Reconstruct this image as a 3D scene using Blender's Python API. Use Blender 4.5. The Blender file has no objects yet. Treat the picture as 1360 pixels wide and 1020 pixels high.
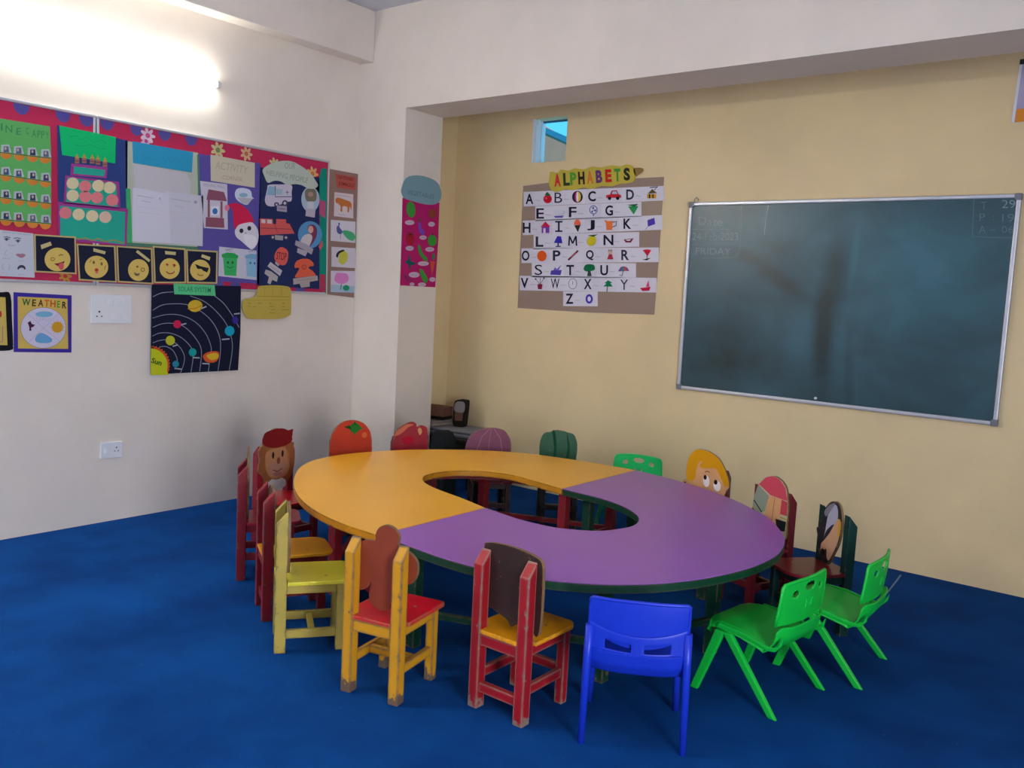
import bpy, bmesh, math, random
from mathutils import Vector, Matrix
random.seed(7)
PI = math.pi
# ------------------------------------------------------------------ camera
CAM_H = 1.5
F_PX, YAW, PITCH, ROLL = 1157.447, 0.6608, 0.1018, 0.0507
_f = Vector((-math.sin(YAW)*math.cos(PITCH), math.cos(YAW)*math.cos(PITCH), -math.sin(PITCH)))
_r = Vector((math.cos(YAW), math.sin(YAW), 0)); _u = _r.cross(_f)
CR = math.cos(ROLL)*_r + math.sin(ROLL)*_u
CU = -math.sin(ROLL)*_r + math.cos(ROLL)*_u
CP = Vector((0, 0, CAM_H))
cam = bpy.data.cameras.new('camera'); camo = bpy.data.objects.new('camera', cam)
bpy.context.scene.collection.objects.link(camo)
cam.sensor_width = 36.0; cam.lens = F_PX/1360*36.0; cam.clip_start = 0.05
M = Matrix.Identity(4)
for i in range(3):
    M[i][0] = CR[i]; M[i][1] = CU[i]; M[i][2] = -_f[i]; M[i][3] = CP[i]
camo.matrix_world = M
sc = bpy.context.scene
sc.camera = camo
# ------------------------------------------------------------------ colour management, world
sc.view_settings.view_transform = 'Standard'; sc.view_settings.look = 'None'
sc.view_settings.gamma = 1.0; sc.view_settings.use_curve_mapping = False
sc.view_settings.exposure = 2.62
wd = bpy.data.worlds.new('world'); sc.world = wd; wd.use_nodes = True
bg = wd.node_tree.nodes['Background']
bg.inputs[0].default_value = (0.075, 0.46, 0.72, 1); bg.inputs[1].default_value = 0.26
sl = bpy.data.lights.new('sun', 'SUN'); sl.energy = 0.95; sl.color = (1.0, 0.80, 0.66); sl.angle = 0.01
so = bpy.data.objects.new('sun', sl); sc.collection.objects.link(so); so.rotation_euler = Vector((-.30, .42, -.86)).to_track_quat('-Z', 'Y').to_euler()
# ------------------------------------------------------------------ room dimensions (metres)
XL, XR = -5.111, 1.9            # left and right wall
YF, YP, YB, YW = -2.2, 4.5416, 4.9298, 5.3946   # front wall, pillar/beam front, pillar/beam back, back wall
XP, XA = -4.6195, -4.885        # pillar right face, alcove left wall
ZBEAM, ZC = 2.7964, 3.5187
# lamps that are out of view: daylight in the window openings behind the camera
def area(name, loc, rot, sx, sy, power, col):
    l = bpy.data.lights.new(name, 'AREA'); l.shape = 'RECTANGLE'; l.size = sx; l.size_y = sy
    l.energy = power; l.color = col
    o = bpy.data.objects.new(name, l); sc.collection.objects.link(o)
    o.location = loc; o.rotation_euler = rot
    return o
area('daylight_front_window', (-3.1, YF-0.12, 2.05), (PI/2, 0, PI), 1.7, 1.4, 42, (0.84, 0.92, 1.0))
area('daylight_door', (XR+0.12, 0.2, 1.25), (PI/2, 0, PI/2), 1.3, 2.2, 28, (0.95, 0.96, 1.0))
TUBE = 7.4
# ------------------------------------------------------------------ helpers
C = sc.collection
def lin(c):
    if isinstance(c, str):
        c = tuple(int(c[i:i+2], 16)/255 for i in (0, 2, 4))
    return tuple((x/12.92 if x <= 0.04045 else ((x+0.055)/1.055)**2.4) for x in c)
_mc = {}
def mat(name, col, rough=0.7, spec=0.3, metal=0.0, noise=0.0, nscale=20, bump=0.0, bscale=60, emit=0, coat=0.0):
    key = (name, str(col), rough, metal, emit)
    if key in _mc: return _mc[key]
    m = bpy.data.materials.new(name); m.use_nodes = True
    nt = m.node_tree; b = nt.nodes['Principled BSDF']
    c = lin(col)
    b.inputs['Base Color'].default_value = (*c, 1); b.inputs['Roughness'].default_value = rough
    b.inputs['Specular IOR Level'].default_value = spec; b.inputs['Metallic'].default_value = metal
    b.inputs['Coat Weight'].default_value = coat; b.inputs['Coat Roughness'].default_value = 0.15
    if emit:
        b.inputs['Emission Color'].default_value = (*c, 1); b.inputs['Emission Strength'].default_value = emit
    tc = nt.nodes.new('ShaderNodeTexCoord')
    if noise:
        n = nt.nodes.new('ShaderNodeTexNoise'); n.inputs['Scale'].default_value = nscale; n.inputs['Detail'].default_value = 5
        nt.links.new(tc.outputs['Object'], n.inputs['Vector'])
        r = nt.nodes.new('ShaderNodeMapRange'); r.inputs[1].default_value = 0.3; r.inputs[2].default_value = 0.7
        r.inputs[3].default_value = 1-noise; r.inputs[4].default_value = 1+noise
        nt.links.new(n.outputs['Fac'], r.inputs[0])
        mx = nt.nodes.new('ShaderNodeVectorMath'); mx.operation = 'SCALE'; mx.inputs[0].default_value = c
        nt.links.new(r.outputs[0], mx.inputs['Scale']); nt.links.new(mx.outputs[0], b.inputs['Base Color'])
    if bump:
        n2 = nt.nodes.new('ShaderNodeTexNoise'); n2.inputs['Scale'].default_value = bscale; n2.inputs['Detail'].default_value = 4
        nt.links.new(tc.outputs['Object'], n2.inputs['Vector'])
        bp = nt.nodes.new('ShaderNodeBump'); bp.inputs['Strength'].default_value = bump; bp.inputs['Distance'].default_value = 0.004
        nt.links.new(n2.outputs['Fac'], bp.inputs['Height']); nt.links.new(bp.outputs[0], b.inputs['Normal'])
    _mc[key] = m
    return m
def paper(col): return mat('paper', col, 0.85, 0.15)
def painted_wood(col, wear='6e5a45', amount=0.5, rough=0.45, under=None):
    """gloss paint on wood, rubbed through to the timber along edges and in chips, scuffed at the feet"""
    key = ('pw', col, wear, amount)
    if key in _mc: return _mc[key]
    m = bpy.data.materials.new('painted_wood'); m.use_nodes = True
    nt = m.node_tree; b = nt.nodes['Principled BSDF']; N = nt.nodes.new; Lk = nt.links.new
    b.inputs['Roughness'].default_value = rough; b.inputs['Specular IOR Level'].default_value = 0.4
    tc = N('ShaderNodeTexCoord'); geo = N('ShaderNodeNewGeometry')
    bev = N('ShaderNodeBevel'); bev.samples = 4; bev.inputs['Radius'].default_value = 0.014
    dot = N('ShaderNodeVectorMath'); dot.operation = 'DOT_PRODUCT'
    Lk(bev.outputs[0], dot.inputs[0]); Lk(geo.outputs['True Normal'], dot.inputs[1])
    edge = N('ShaderNodeMapRange'); edge.inputs[1].default_value = 0.999; edge.inputs[2].default_value = 0.9
    edge.inputs[3].default_value = 0; edge.inputs[4].default_value = 0.45*amount; Lk(dot.outputs['Value'], edge.inputs[0])
    n = N('ShaderNodeTexNoise'); n.inputs['Scale'].default_value = 24; n.inputs['Detail'].default_value = 6; n.inputs['Roughness'].default_value = .65
    Lk(tc.outputs['Object'], n.inputs['Vector'])
    sx = N('ShaderNodeSeparateXYZ'); Lk(tc.outputs['Object'], sx.inputs[0])
    foot = N('ShaderNodeMapRange'); foot.inputs[1].default_value = 0.07; foot.inputs[2].default_value = 0.0
    foot.inputs[3].default_value = 0; foot.inputs[4].default_value = 0.30*amount; Lk(sx.outputs['Z'], foot.inputs[0])
    a1 = N('ShaderNodeMath'); a1.operation = 'ADD'; Lk(n.outputs['Fac'], a1.inputs[0]); Lk(edge.outputs[0], a1.inputs[1])
    a2 = N('ShaderNodeMath'); a2.operation = 'ADD'; Lk(a1.outputs[0], a2.inputs[0]); Lk(foot.outputs[0], a2.inputs[1])
    th = N('ShaderNodeMapRange'); th.inputs[1].default_value = 0.66; th.inputs[2].default_value = 0.70; Lk(a2.outputs[0], th.inputs[0])
    n3 = N('ShaderNodeTexNoise'); n3.inputs['Scale'].default_value = 9; Lk(tc.outputs['Object'], n3.inputs['Vector'])
    v = N('ShaderNodeMapRange'); v.inputs[3].default_value = .8; v.inputs[4].default_value = 1.15; Lk(n3.outputs['Fac'], v.inputs[0])
    sc_ = N('ShaderNodeVectorMath'); sc_.operation = 'SCALE'; sc_.inputs[0].default_value = lin(col); Lk(v.outputs[0], sc_.inputs['Scale'])
    mx = N('ShaderNodeMix'); mx.data_type = 'RGBA'
    Lk(th.outputs[0], mx.inputs[0]); Lk(sc_.outputs[0], mx.inputs[6]); mx.inputs[7].default_value = (*lin(wear), 1)
    Lk(mx.outputs[2], b.inputs['Base Color'])
    bp = N('ShaderNodeBump'); bp.inputs['Strength'].default_value = .35; bp.inputs['Distance'].default_value = .002
    Lk(n.outputs['Fac'], bp.inputs['Height']); Lk(bp.outputs[0], b.inputs['Normal'])
    _mc[key] = m
    return m

class MB:
    """collects faces; build() links them as ONE mesh object"""
    def __init__(s): s.v = []; s.f = []; s.mi = []; s.sm = []; s.mats = []
    def midx(s, m):
        if m not in s.mats: s.mats.append(m)
        return s.mats.index(m)
    def face(s, pts, m, smooth=False):
        i = len(s.v); s.v += [tuple(p) for p in pts]; s.f.append(tuple(range(i, i+len(pts)))); s.mi.append(s.midx(m)); s.sm.append(smooth)
    def box(s, x0, x1, y0, y1, z0, z1, m):
        s.prism([(x0, y0), (x1, y0), (x1, y1), (x0, y1)], z0, z1, m)
    def prism(s, pts, a, b, m, axis='z', msides=None, mbot=None):
        """2-D outline extruded along an axis; outline is (x,y) for z, (y,z) for x, (x,z) for y"""
        T = {'z': lambda p, t: (p[0], p[1], t), 'x': lambda p, t: (t, p[0], p[1]), 'y': lambda p, t: (p[0], t, p[1])}[axis]
        ar = sum(pts[i-1][0]*pts[i][1]-pts[i][0]*pts[i-1][1] for i in range(len(pts)))
        if ar < 0: pts = pts[::-1]
        if axis == 'y': pts = pts[::-1]
        n = len(pts); i = len(s.v)
        s.v += [T(p, a) for p in pts]+[T(p, b) for p in pts]
        k = s.midx(m); ks = s.midx(msides) if msides else k; kb = s.midx(mbot) if mbot else k
        s.f.append(tuple(i+j for j in range(n))[::-1]); s.mi.append(kb); s.sm.append(False)
        s.f.append(tuple(i+n+j for j in range(n))); s.mi.append(k); s.sm.append(False)
        for j in range(n):
            q = (j+1) % n
            s.f.append((i+j, i+q, i+n+q, i+n+j)); s.mi.append(ks); s.sm.append(False)
    def tube(s, path, r, m, n=10, r2=None, flat=1.0):
        path = [Vector(p) for p in path]; rings = []
        for k, p in enumerate(path):
            d = (path[min(k+1, len(path)-1)]-path[max(k-1, 0)]).normalized()
            a = d.cross(Vector((0, 0, 1)));  a = a if a.length > 1e-4 else Vector((1, 0, 0))
            a.normalize(); b = d.cross(a)
            rr = r if r2 is None else r+(r2-r)*k/(len(path)-1)
            i = len(s.v); s.v += [tuple(p+rr*(math.cos(t)*a+flat*math.sin(t)*b)) for t in [2*PI*j/n for j in range(n)]]
            rings.append(i)
        k = s.midx(m)
        for a_, b_ in zip(rings, rings[1:]):
            for j in range(n):
                q = (j+1) % n; s.f.append((a_+j, b_+j, b_+q, a_+q)); s.mi.append(k); s.sm.append(True)
        s.f.append(tuple(rings[0]+j for j in range(n))); s.mi.append(k); s.sm.append(False)
        s.f.append(tuple(rings[-1]+j for j in range(n))[::-1]); s.mi.append(k); s.sm.append(False)
    def build(s, name, parent=None, bevel=0, loc=None, rz=None, seg=2):
        me = bpy.data.meshes.new(name); me.from_pydata(s.v, [], s.f)
        for m in s.mats: me.materials.append(m)
        me.polygons.foreach_set('material_index', s.mi); me.polygons.foreach_set('use_smooth', s.sm)
        bm = bmesh.new(); bm.from_mesh(me); bmesh.ops.recalc_face_normals(bm, faces=bm.faces); bm.to_mesh(me); bm.free()
        me.update()
        o = bpy.data.objects.new(name, me); C.objects.link(o)
        if parent: o.parent = parent
        if loc: o.location = loc
        if rz is not None: o.rotation_euler = (0, 0, rz)
        if bevel:
            b = o.modifiers.new('bevel', 'BEVEL'); b.width = bevel; b.segments = seg; b.limit_method = 'ANGLE'; b.angle_limit = 0.6
        return o
def tag(o, label=None, cat=None, group=None, kind=None):
    if label: o['label'] = label
    if cat: o['category'] = cat
    if group: o['group'] = group
    if kind: o['kind'] = kind
    return o
def empty(name, loc, rz=0):
    o = bpy.data.objects.new(name, None); C.objects.link(o); o.location = loc; o.rotation_euler = (0, 0, rz)
    o.empty_display_size = 0.1
    return o
def copy_tree(o, parent=None):
    c = o.copy(); C.objects.link(c); c.parent = parent
    for ch in list(o.children): copy_tree(ch, c)
    return c
def spline(pts, n=6, closed=True):
    out = []; L = len(pts)
    rng = range(L) if closed else range(L-1)
    g = (lambda i: pts[i % L]) if closed else (lambda i: pts[max(0, min(L-1, i))])
    for i in rng:
        a, b, c, d = g(i-1), g(i), g(i+1), g(i+2)
        for k in range(n):
            t = k/n
            out.append(tuple(0.5*(2*b[j]+(c[j]-a[j])*t+(2*a[j]-5*b[j]+4*c[j]-d[j])*t*t+(3*b[j]-a[j]-3*c[j]+d[j])*t**3) for j in (0, 1)))
    if not closed: out.append(tuple(pts[-1][:2]))
    return out
def ell(cx, cy, rx, ry, n=28, rot=0, a0=0, a1=2*PI):
    c, s_ = math.cos(rot), math.sin(rot); full = abs(a1-a0-2*PI) < 1e-6
    m = n if full else n+1
    return [(cx+rx*math.cos(t)*c-ry*math.sin(t)*s_, cy+rx*math.cos(t)*s_+ry*math.sin(t)*c) for t in [a0+(a1-a0)*i/n for i in range(m)]]

# flat artwork -----------------------------------------------------------------
def ray(px, py): return _f + CR*((px-680)/F_PX) - CU*((py-510)/F_PX)
def on_left(px, py, off=0.0):   # left wall: u = world y, v = world z
    d = ray(px, py); t = (XL+off-CP.x)/d.x; p = CP+t*d; return (p.y, p.z)
def on_back(px, py, off=0.0):   # back wall: u = world x
    d = ray(px, py); t = (YW-off-CP.y)/d.y; p = CP+t*d; return (p.x, p.z)
def on_pillar(px, py, off=0.0): # right face of the pillar: u = world y
    d = ray(px, py); t = (XP+off-CP.x)/d.x; p = CP+t*d; return (p.y, p.z)
WALLS = {'left': (on_left, lambda u, v, o: Vector((XL+o, u, v)), PI/2),
         'back': (on_back, lambda u, v, o: Vector((u, YW-o, v)), 0),
         'pillar': (on_pillar, lambda u, v, o: Vector((XP+o, u, v)), PI/2)}
_txt = {}
def text_mesh(body, bold):
    k = (body, bold)
    if k not in _txt:
        cu = bpy.data.curves.new('t', 'FONT'); cu.body = body; cu.align_x = 'CENTER'; cu.align_y = 'CENTER'; cu.size = 1.0
        cu.offset = bold; cu.resolution_u = 3
        ob = bpy.data.objects.new('t', cu); C.objects.link(ob)
        dg = bpy.context.evaluated_depsgraph_get(); me = bpy.data.meshes.new_from_object(ob.evaluated_get(dg))
        vs = [v.co.copy() for v in me.vertices]; fs = [tuple(p.vertices) for p in me.polygons]
        bpy.data.objects.remove(ob); bpy.data.curves.remove(cu); bpy.data.meshes.remove(me)
        xs = [v.x for v in vs] or [0]; ys = [v.y for v in vs] or [0]
        cx, cy, h, w = (min(xs)+max(xs))/2, (min(ys)+max(ys))/2, (max(ys)-min(ys)) or 1, (max(xs)-min(xs)) or 1
        _txt[k] = ([((v.x-cx)/w, (v.y-cy)/h) for v in vs], fs, w/h)
    return _txt[k]
def P(pts, col): return ('p', pts, col)
def S(pts, col): return ('p', spline(pts, 5), col)
def R(x0, y0, x1, y1, col): return ('p', [(x0, y0), (x1, y0), (x1, y1), (x0, y1)], col)
def E(cx, cy, rx, ry, col, rot=0, n=24): return ('p', ell(cx, cy, rx, ry, n, rot), col)
def Ln(pts, w, col, closed=False): return ('l', pts, w, col, closed)
def T(body, cx, cy, w, h, col, rot=0, bold=0.0): return ('t', body, cx, cy, w, h, col, rot, bold)
class Poster:
    """a flat paper thing on a wall. Shapes are given in a crop frame (x right, y down) or, crop=None, in local metres"""
    def __init__(s, name, label, cat, wall=None, centre=None, crop=None, group=None, root=None, off=0.0):
        s.wall = wall; s.crop = crop
        if root is not None:
            s.root = root; s.map = lambda x, y: (x, y); s.o = (0, 0); s.flip = 1
            return
        fn0, place, rz = WALLS[wall]; fn = lambda x, y: fn0(x, y, off); s.fn = fn
        s.flip = -1
        px = s.topx(*centre); u, v = fn(*px); s.o = (u, v)
        s.root = empty(name, place(u, v, off), rz); tag(s.root, label, cat, group)
        s.map = lambda x, y: s.fn(*s.topx(x, y))
    def topx(s, x, y):
        if s.crop is None: return (x, y)
        x0, y0, k = s.crop; return (x0+x/k, y0+y/k)
    def loc(s, x, y): u, v = s.map(x, y); return (u-s.o[0], v-s.o[1])
    def part(s, name, shapes, lay=0, base=None, parent=None, crop='same', label=None, thick=0.0012, dl=0.00005):
        """base: first shape is a sheet with real thickness; the rest is ink / paper laid on it"""
        if crop != 'same': s.crop = crop
        mb = MB(); d = 0.0008*lay
        for i, sh in enumerate(shapes):
            dep = -(d+dl*i)-thick
            if sh[0] == 'p':
                pts = [s.loc(*p) for p in sh[1]]
                if base and i == 0: mb.prism(pts, 0.0 if lay == 0 else -d, -d-thick, paper(sh[2]), axis='y')
                else: mb.face([(p[0], dep, p[1]) for p in pts], paper(sh[2]))
            elif sh[0] == 'l':
                _, pts, w, col, closed = sh; n = len(pts); L = []; Rr = []
                for k in range(n):
                    a = pts[(k-1) % n] if closed or k > 0 else pts[k]; b = pts[(k+1) % n] if closed or k < n-1 else pts[k]
                    dx, dy = b[0]-a[0], b[1]-a[1]; q = math.hypot(dx, dy) or 1
                    L.append((pts[k][0]-dy/q*w/2, pts[k][1]+dx/q*w/2)); Rr.append((pts[k][0]+dy/q*w/2, pts[k][1]-dx/q*w/2))
                m = paper(col)
                for k in range(n if closed else n-1):
                    j = (k+1) % n
                    mb.face([(lambda p: (p[0], dep, p[1]))(s.loc(*p)) for p in (L[k], L[j], Rr[j], Rr[k])], m)
            elif sh[0] == 't':
                _, body, cx, cy, w, h, col, rot, bold = sh
                vs, fs, asp = text_mesh(body, bold); c_, s_ = math.cos(rot), math.sin(rot)
                if w is None: w = h*asp
                m = paper(col); P2 = []
                for vx, vy in vs:
                    x, y = vx*w, s.flip*vy*h
                    P2.append(s.loc(cx+x*c_-y*s_, cy+x*s_+y*c_))
                i0 = len(mb.v); mb.v += [(p[0], dep, p[1]) for p in P2]; k = mb.midx(m)
                for f in fs: mb.f.append(tuple(i0+q for q in f)); mb.mi.append(k); mb.sm.append(False)
        me = bpy.data.meshes.new(name); me.from_pydata(mb.v, [], mb.f)
        for m in mb.mats: me.materials.append(m)
        me.polygons.foreach_set('material_index', mb.mi); me.update()
        o = bpy.data.objects.new(name, me); C.objects.link(o); o.parent = parent or s.root
        if label: o['label'] = label
        return o
# ================================================================== ROOM
def wall_mat(name, col, low=None, stain=0.06, bump=0.12):
    m = bpy.data.materials.new(name); m.use_nodes = True
    nt = m.node_tree; b = nt.nodes['Principled BSDF']; N = nt.nodes.new; Lk = nt.links.new
    b.inputs['Roughness'].default_value = 0.62; b.inputs['Specular IOR Level'].default_value = 0.25
    tc = N('ShaderNodeTexCoord')
    n = N('ShaderNodeTexNoise'); n.inputs['Scale'].default_value = 1.6; n.inputs['Detail'].default_value = 7; n.inputs['Roughness'].default_value = .6
    Lk(tc.outputs['Object'], n.inputs['Vector'])
    r = N('ShaderNodeMapRange'); r.inputs[1].default_value = .3; r.inputs[2].default_value = .7; r.inputs[3].default_value = 1-stain; r.inputs[4].default_value = 1+stain
    Lk(n.outputs['Fac'], r.inputs[0])
    # grubby spots near child height and the floor
    sp = N('ShaderNodeTexNoise'); sp.inputs['Scale'].default_value = 5.5; sp.inputs['Detail'].default_value = 8; sp.inputs['Roughness'].default_value = .75
    Lk(tc.outputs['Object'], sp.inputs['Vector'])
    sr = N('ShaderNodeMapRange'); sr.inputs[1].default_value = .66; sr.inputs[2].default_value = .76; Lk(sp.outputs['Fac'], sr.inputs[0])
    sx = N('ShaderNodeSeparateXYZ'); Lk(tc.outputs['Object'], sx.inputs[0])
    zr = N('ShaderNodeMapRange'); zr.inputs[1].default_value = .9; zr.inputs[2].default_value = .1; zr.inputs[3].default_value = 0.06; zr.inputs[4].default_value = .5; Lk(sx.outputs['Z'], zr.inputs[0])
    ml = N('ShaderNodeMath'); ml.operation = 'MULTIPLY'; Lk(sr.outputs[0], ml.inputs[0]); Lk(zr.outputs[0], ml.inputs[1])
    s1 = N('ShaderNodeVectorMath'); s1.operation = 'SCALE'; s1.inputs[0].default_value = lin(col); Lk(r.outputs[0], s1.inputs['Scale'])
    mx = N('ShaderNodeMix'); mx.data_type = 'RGBA'; Lk(ml.outputs[0], mx.inputs[0]); Lk(s1.outputs[0], mx.inputs[6]); mx.inputs[7].default_value = (*lin('8a7a5e'), 1)
    Lk(mx.outputs[2], b.inputs['Base Color'])
    n2 = N('ShaderNodeTexNoise'); n2.inputs['Scale'].default_value = 14; n2.inputs['Detail'].default_value = 5; Lk(tc.outputs['Object'], n2.inputs['Vector'])
    bp = N('ShaderNodeBump'); bp.inputs['Strength'].default_value = bump; bp.inputs['Distance'].default_value = .01
    Lk(n2.outputs['Fac'], bp.inputs['Height']); Lk(bp.outputs[0], b.inputs['Normal'])
    return m
M_CREAM = wall_mat('cream_wall_paint', 'e6dcd2')
M_YEL = wall_mat('yellow_cream_wall_paint', 'e8d2a6')
M_CEIL = wall_mat('ceiling_white', 'd4d4dc', stain=.03)
def carpet():
    m = bpy.data.materials.new('blue_carpet'); m.use_nodes = True
    nt = m.node_tree; b = nt.nodes['Principled BSDF']; N = nt.nodes.new; Lk = nt.links.new
    b.inputs['Roughness'].default_value = 0.95; b.inputs['Specular IOR Level'].default_value = 0.08
    tc = N('ShaderNodeTexCoord')
    n = N('ShaderNodeTexNoise'); n.inputs['Scale'].default_value = 2.2; n.inputs['Detail'].default_value = 6; Lk(tc.outputs['Object'], n.inputs['Vector'])
    cr = N('ShaderNodeValToRGB'); cr.color_ramp.elements[0].position = .3; cr.color_ramp.elements[1].position = .72
    cr.color_ramp.elements[0].color = (*lin('043472'), 1); cr.color_ramp.elements[1].color = (*lin('074b94'), 1); Lk(n.outputs['Fac'], cr.inputs[0])
    sp = N('ShaderNodeTexNoise'); sp.inputs['Scale'].default_value = 40; sp.inputs['Detail'].default_value = 3; Lk(tc.outputs['Object'], sp.inputs['Vector'])
    sr = N('ShaderNodeMapRange'); sr.inputs[1].default_value = .70; sr.inputs[2].default_value = .8; sr.inputs[4].default_value = .35; Lk(sp.outputs['Fac'], sr.inputs[0])
    mx = N('ShaderNodeMix'); mx.data_type = 'RGBA'; Lk(sr.outputs[0], mx.inputs[0]); Lk(cr.outputs[0], mx.inputs[6]); mx.inputs[7].default_value = (*lin('5a7fb0'), 1)
    Lk(mx.outputs[2], b.inputs['Base Color'])
    f = N('ShaderNodeTexNoise'); f.inputs['Scale'].default_value = 420; f.inputs['Detail'].default_value = 2; Lk(tc.outputs['Object'], f.inputs['Vector'])
    bp = N('ShaderNodeBump'); bp.inputs['Strength'].default_value = .5; bp.inputs['Distance'].default_value = .004; Lk(f.outputs['Fac'], bp.inputs['Height']); Lk(bp.outputs[0], b.inputs['Normal'])
    return m
M_CARP = carpet()
def struct(name, mb, **k): return tag(mb.build(name, **k), kind='structure')
mb = MB(); mb.box(XL, XR, YF, YW, -0.08, 0, M_CARP); struct('floor', mb)
mb = MB(); mb.box(XL-.2, XR+.2, YF-.2, YW+.15, ZC, ZC+.12, M_CEIL); struct('ceiling', mb)
mb = MB(); mb.box(XL-.2, XL, YF-.2, YW+.15, -.08, ZC, M_CREAM); struct('wall_left', mb)
# back wall with the small ventilator opening
WX0, WX1, WZ0, WZ1 = -4.12, -3.80, 2.507, 2.832
mb = MB()
for a in ((XL, WX0, -.08, ZC), (WX1, XR, -.08, ZC), (WX0, WX1, -.08, WZ0), (WX0, WX1, WZ1, ZC)):
    mb.box(a[0], a[1], YW, YW+.15, a[2], a[3], M_YEL)
struct('wall_back', mb)
# front wall with window opening, right wall with door opening (both behind the camera)
mb = MB()
for a in ((XL, -4.0, -.08, ZC), (-2.2, XR, -.08, ZC), (-4.0, -2.2, -.08, 1.3), (-4.0, -2.2, 2.8, ZC)):
    mb.box(a[0], a[1], YF-.2, YF, a[2], a[3], M_CREAM)
struct('wall_front', mb)
mb = MB()
for a in ((YF, -.5, -.08, ZC), (.9, YW, -.08, ZC), (-.5, .9, 2.3, ZC)):
    mb.box(XR, XR+.2, a[0], a[1], a[2], a[3], M_CREAM)
struct('wall_right', mb)
# pillar in the corner, beam across the room, alcove side, soffit along the left wall
mb = MB(); mb.box(XL, XP, YP, YB, 0, ZC, M_CREAM); struct('trim_1', mb)
mb = MB(); mb.box(XP, XR, YP, YB, ZBEAM, ZC, M_CREAM); struct('trim_2', mb)
mb = MB(); mb.box(XL, XA, YB, YW, 0, ZC, M_YEL); struct('trim_3', mb)
mb = MB(); mb.box(XL, -4.973, YF, YP, 3.154, ZC, M_CREAM); struct('trim_4', mb, bevel=.006)
# ventilator frame
M_WHITE = mat('white_plastic', 'e4e6ec', .35, .5)
M_WFR = mat('white_window_frame', 'dfe6f2', .4, .4)
wf = MB(); wf.box(WX0, WX0+.012, YW+.004, YW+.15, WZ0, WZ1, M_WFR); wf.box(WX0+.012, WX0+.030, YW+.03, YW+.05, WZ0, WZ1, M_WFR); wf.box(WX0+.012, WX0+.024, YW+.09, YW+.11, WZ0, WZ1, M_WFR)
wf.box(WX0+.012, WX1, YW+.1, YW+.12, WZ1-.012, WZ1, mat('blue_reveal', '2f6f9f', .5)); struct('window_1', wf)  # blue strip colours in the darker underside of the top reveal
# neighbouring building seen through the ventilator
def at_y(px, py, Y):
    d = ray(px, py); t = (Y-CP.y)/d.y; p = CP+t*d; return (p.x, p.z)
nb = empty('building', (at_y(735, 200, 9)[0], 9.0, 0)); tag(nb, 'tan neighbouring building with sloping blue roof edge, seen through the small ventilator opening', 'building')
def bpart(name, pts, y0, y1, m):
    q = [at_y(x, y, 9.0) for x, y in pts]; b = MB(); b.prism([(x-nb.location.x, z) for x, z in q], y0, y1, m, axis='y'); b.build(name, nb)
bpart('wall', [(690, 155), (716, 171), (754, 187), (770, 194), (770, 690), (690, 690)], 0, .5, mat('tan_render', '8a7668', .8, noise=.06, nscale=3))
bpart('roof_edge', [(690, 153), (715, 165), (754, 182), (775, 191), (775, 199), (754, 190), (716, 173), (690, 160)], -.012, -.001, mat('blue_roof', '1f6d90', .6))

# ---------------- tube light on the left wall, and an unseen one further along it, placed and boosted to light the room
def tube_light(loc, rz, label, e):
    r = empty('tube_light', loc, rz); tag(r, label, 'light')
    b = MB(); b.box(-.68, .68, -.022, 0, -.014, .014, M_WHITE); b.build('batten', r, bevel=.003)
    for s in (-1, 1):
        h = MB(); h.box(.672*s-.012, .672*s+.012, -.058, -.0225, -.018, .018, M_WHITE); h.build('lamp_holder', r, bevel=.003)
    t = MB(); t.tube([(-.659, -.041, 0), (.659, -.041, 0)], .018, mat('fluorescent_tube', (1.0, 1.0, .965), .5, emit=e), n=14); t.build('tube', r)
    return r
tube_light((XL, 2.635, 2.74), PI/2, 'glowing white fluorescent tube on a batten above the bulletin board', TUBE)
tube_light((XL, -0.3, 2.735), PI/2, 'fluorescent tube on the left wall, further back behind the viewer', TUBE*7.0)

# ---------------- electrical plates
def plate(loc, w, h, label, cat, name, draw):
    r = empty(name, loc, PI/2); tag(r, label, cat)
    b = MB(); b.box(-w/2, w/2, -.012, 0, -h/2, h/2, M_WHITE); b.build('plate', r, bevel=.003); draw(r); return r
DK = mat('dark_hole', '2b2b2e', .6)
def sw(r, x, z, w=.022, h=.036):
    b = MB(); b.prism([(0, z-h/2), (-.018, z-h/2), (-.013, z+h/2), (0, z+h/2)], x-w/2, x+w/2, M_WHITE, axis='x'); b.build('rocker_switch', r, bevel=.0015)
def holes(r, x, z, k=1.0):
    b = MB()
    for dx, dz, q in ((0, .014, .0045), (-.011, -.007, .0035), (.011, -.007, .0035)):
        b.prism(ell(x+dx*k, z+dz*k, q*k, q*k, 12), -.0125, -.0119, DK, axis='y')
    b.build('socket_holes', r)
def d1(r):
    for x in (-.01, .03, .07): sw(r, x, .045)
    sw(r, .0, -.045, .03); sw(r, .08, -.045, .03); holes(r, -.075, -.035, 1.3)
plate((XL, 2.634, 1.295), .25, .172, 'large white switchboard with rockers and a socket below the bulletin board', 'switchboard', 'switchboard', d1)
def d2(r): sw(r, -.035, 0); holes(r, .03, 0)
pl = plate((XL, 2.637, .441), .136, .1, 'small white socket low on the left wall, hanging slightly open', 'socket', 'wall_socket', d2)
pl.rotation_euler = (0, 0.03, PI/2)

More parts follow.
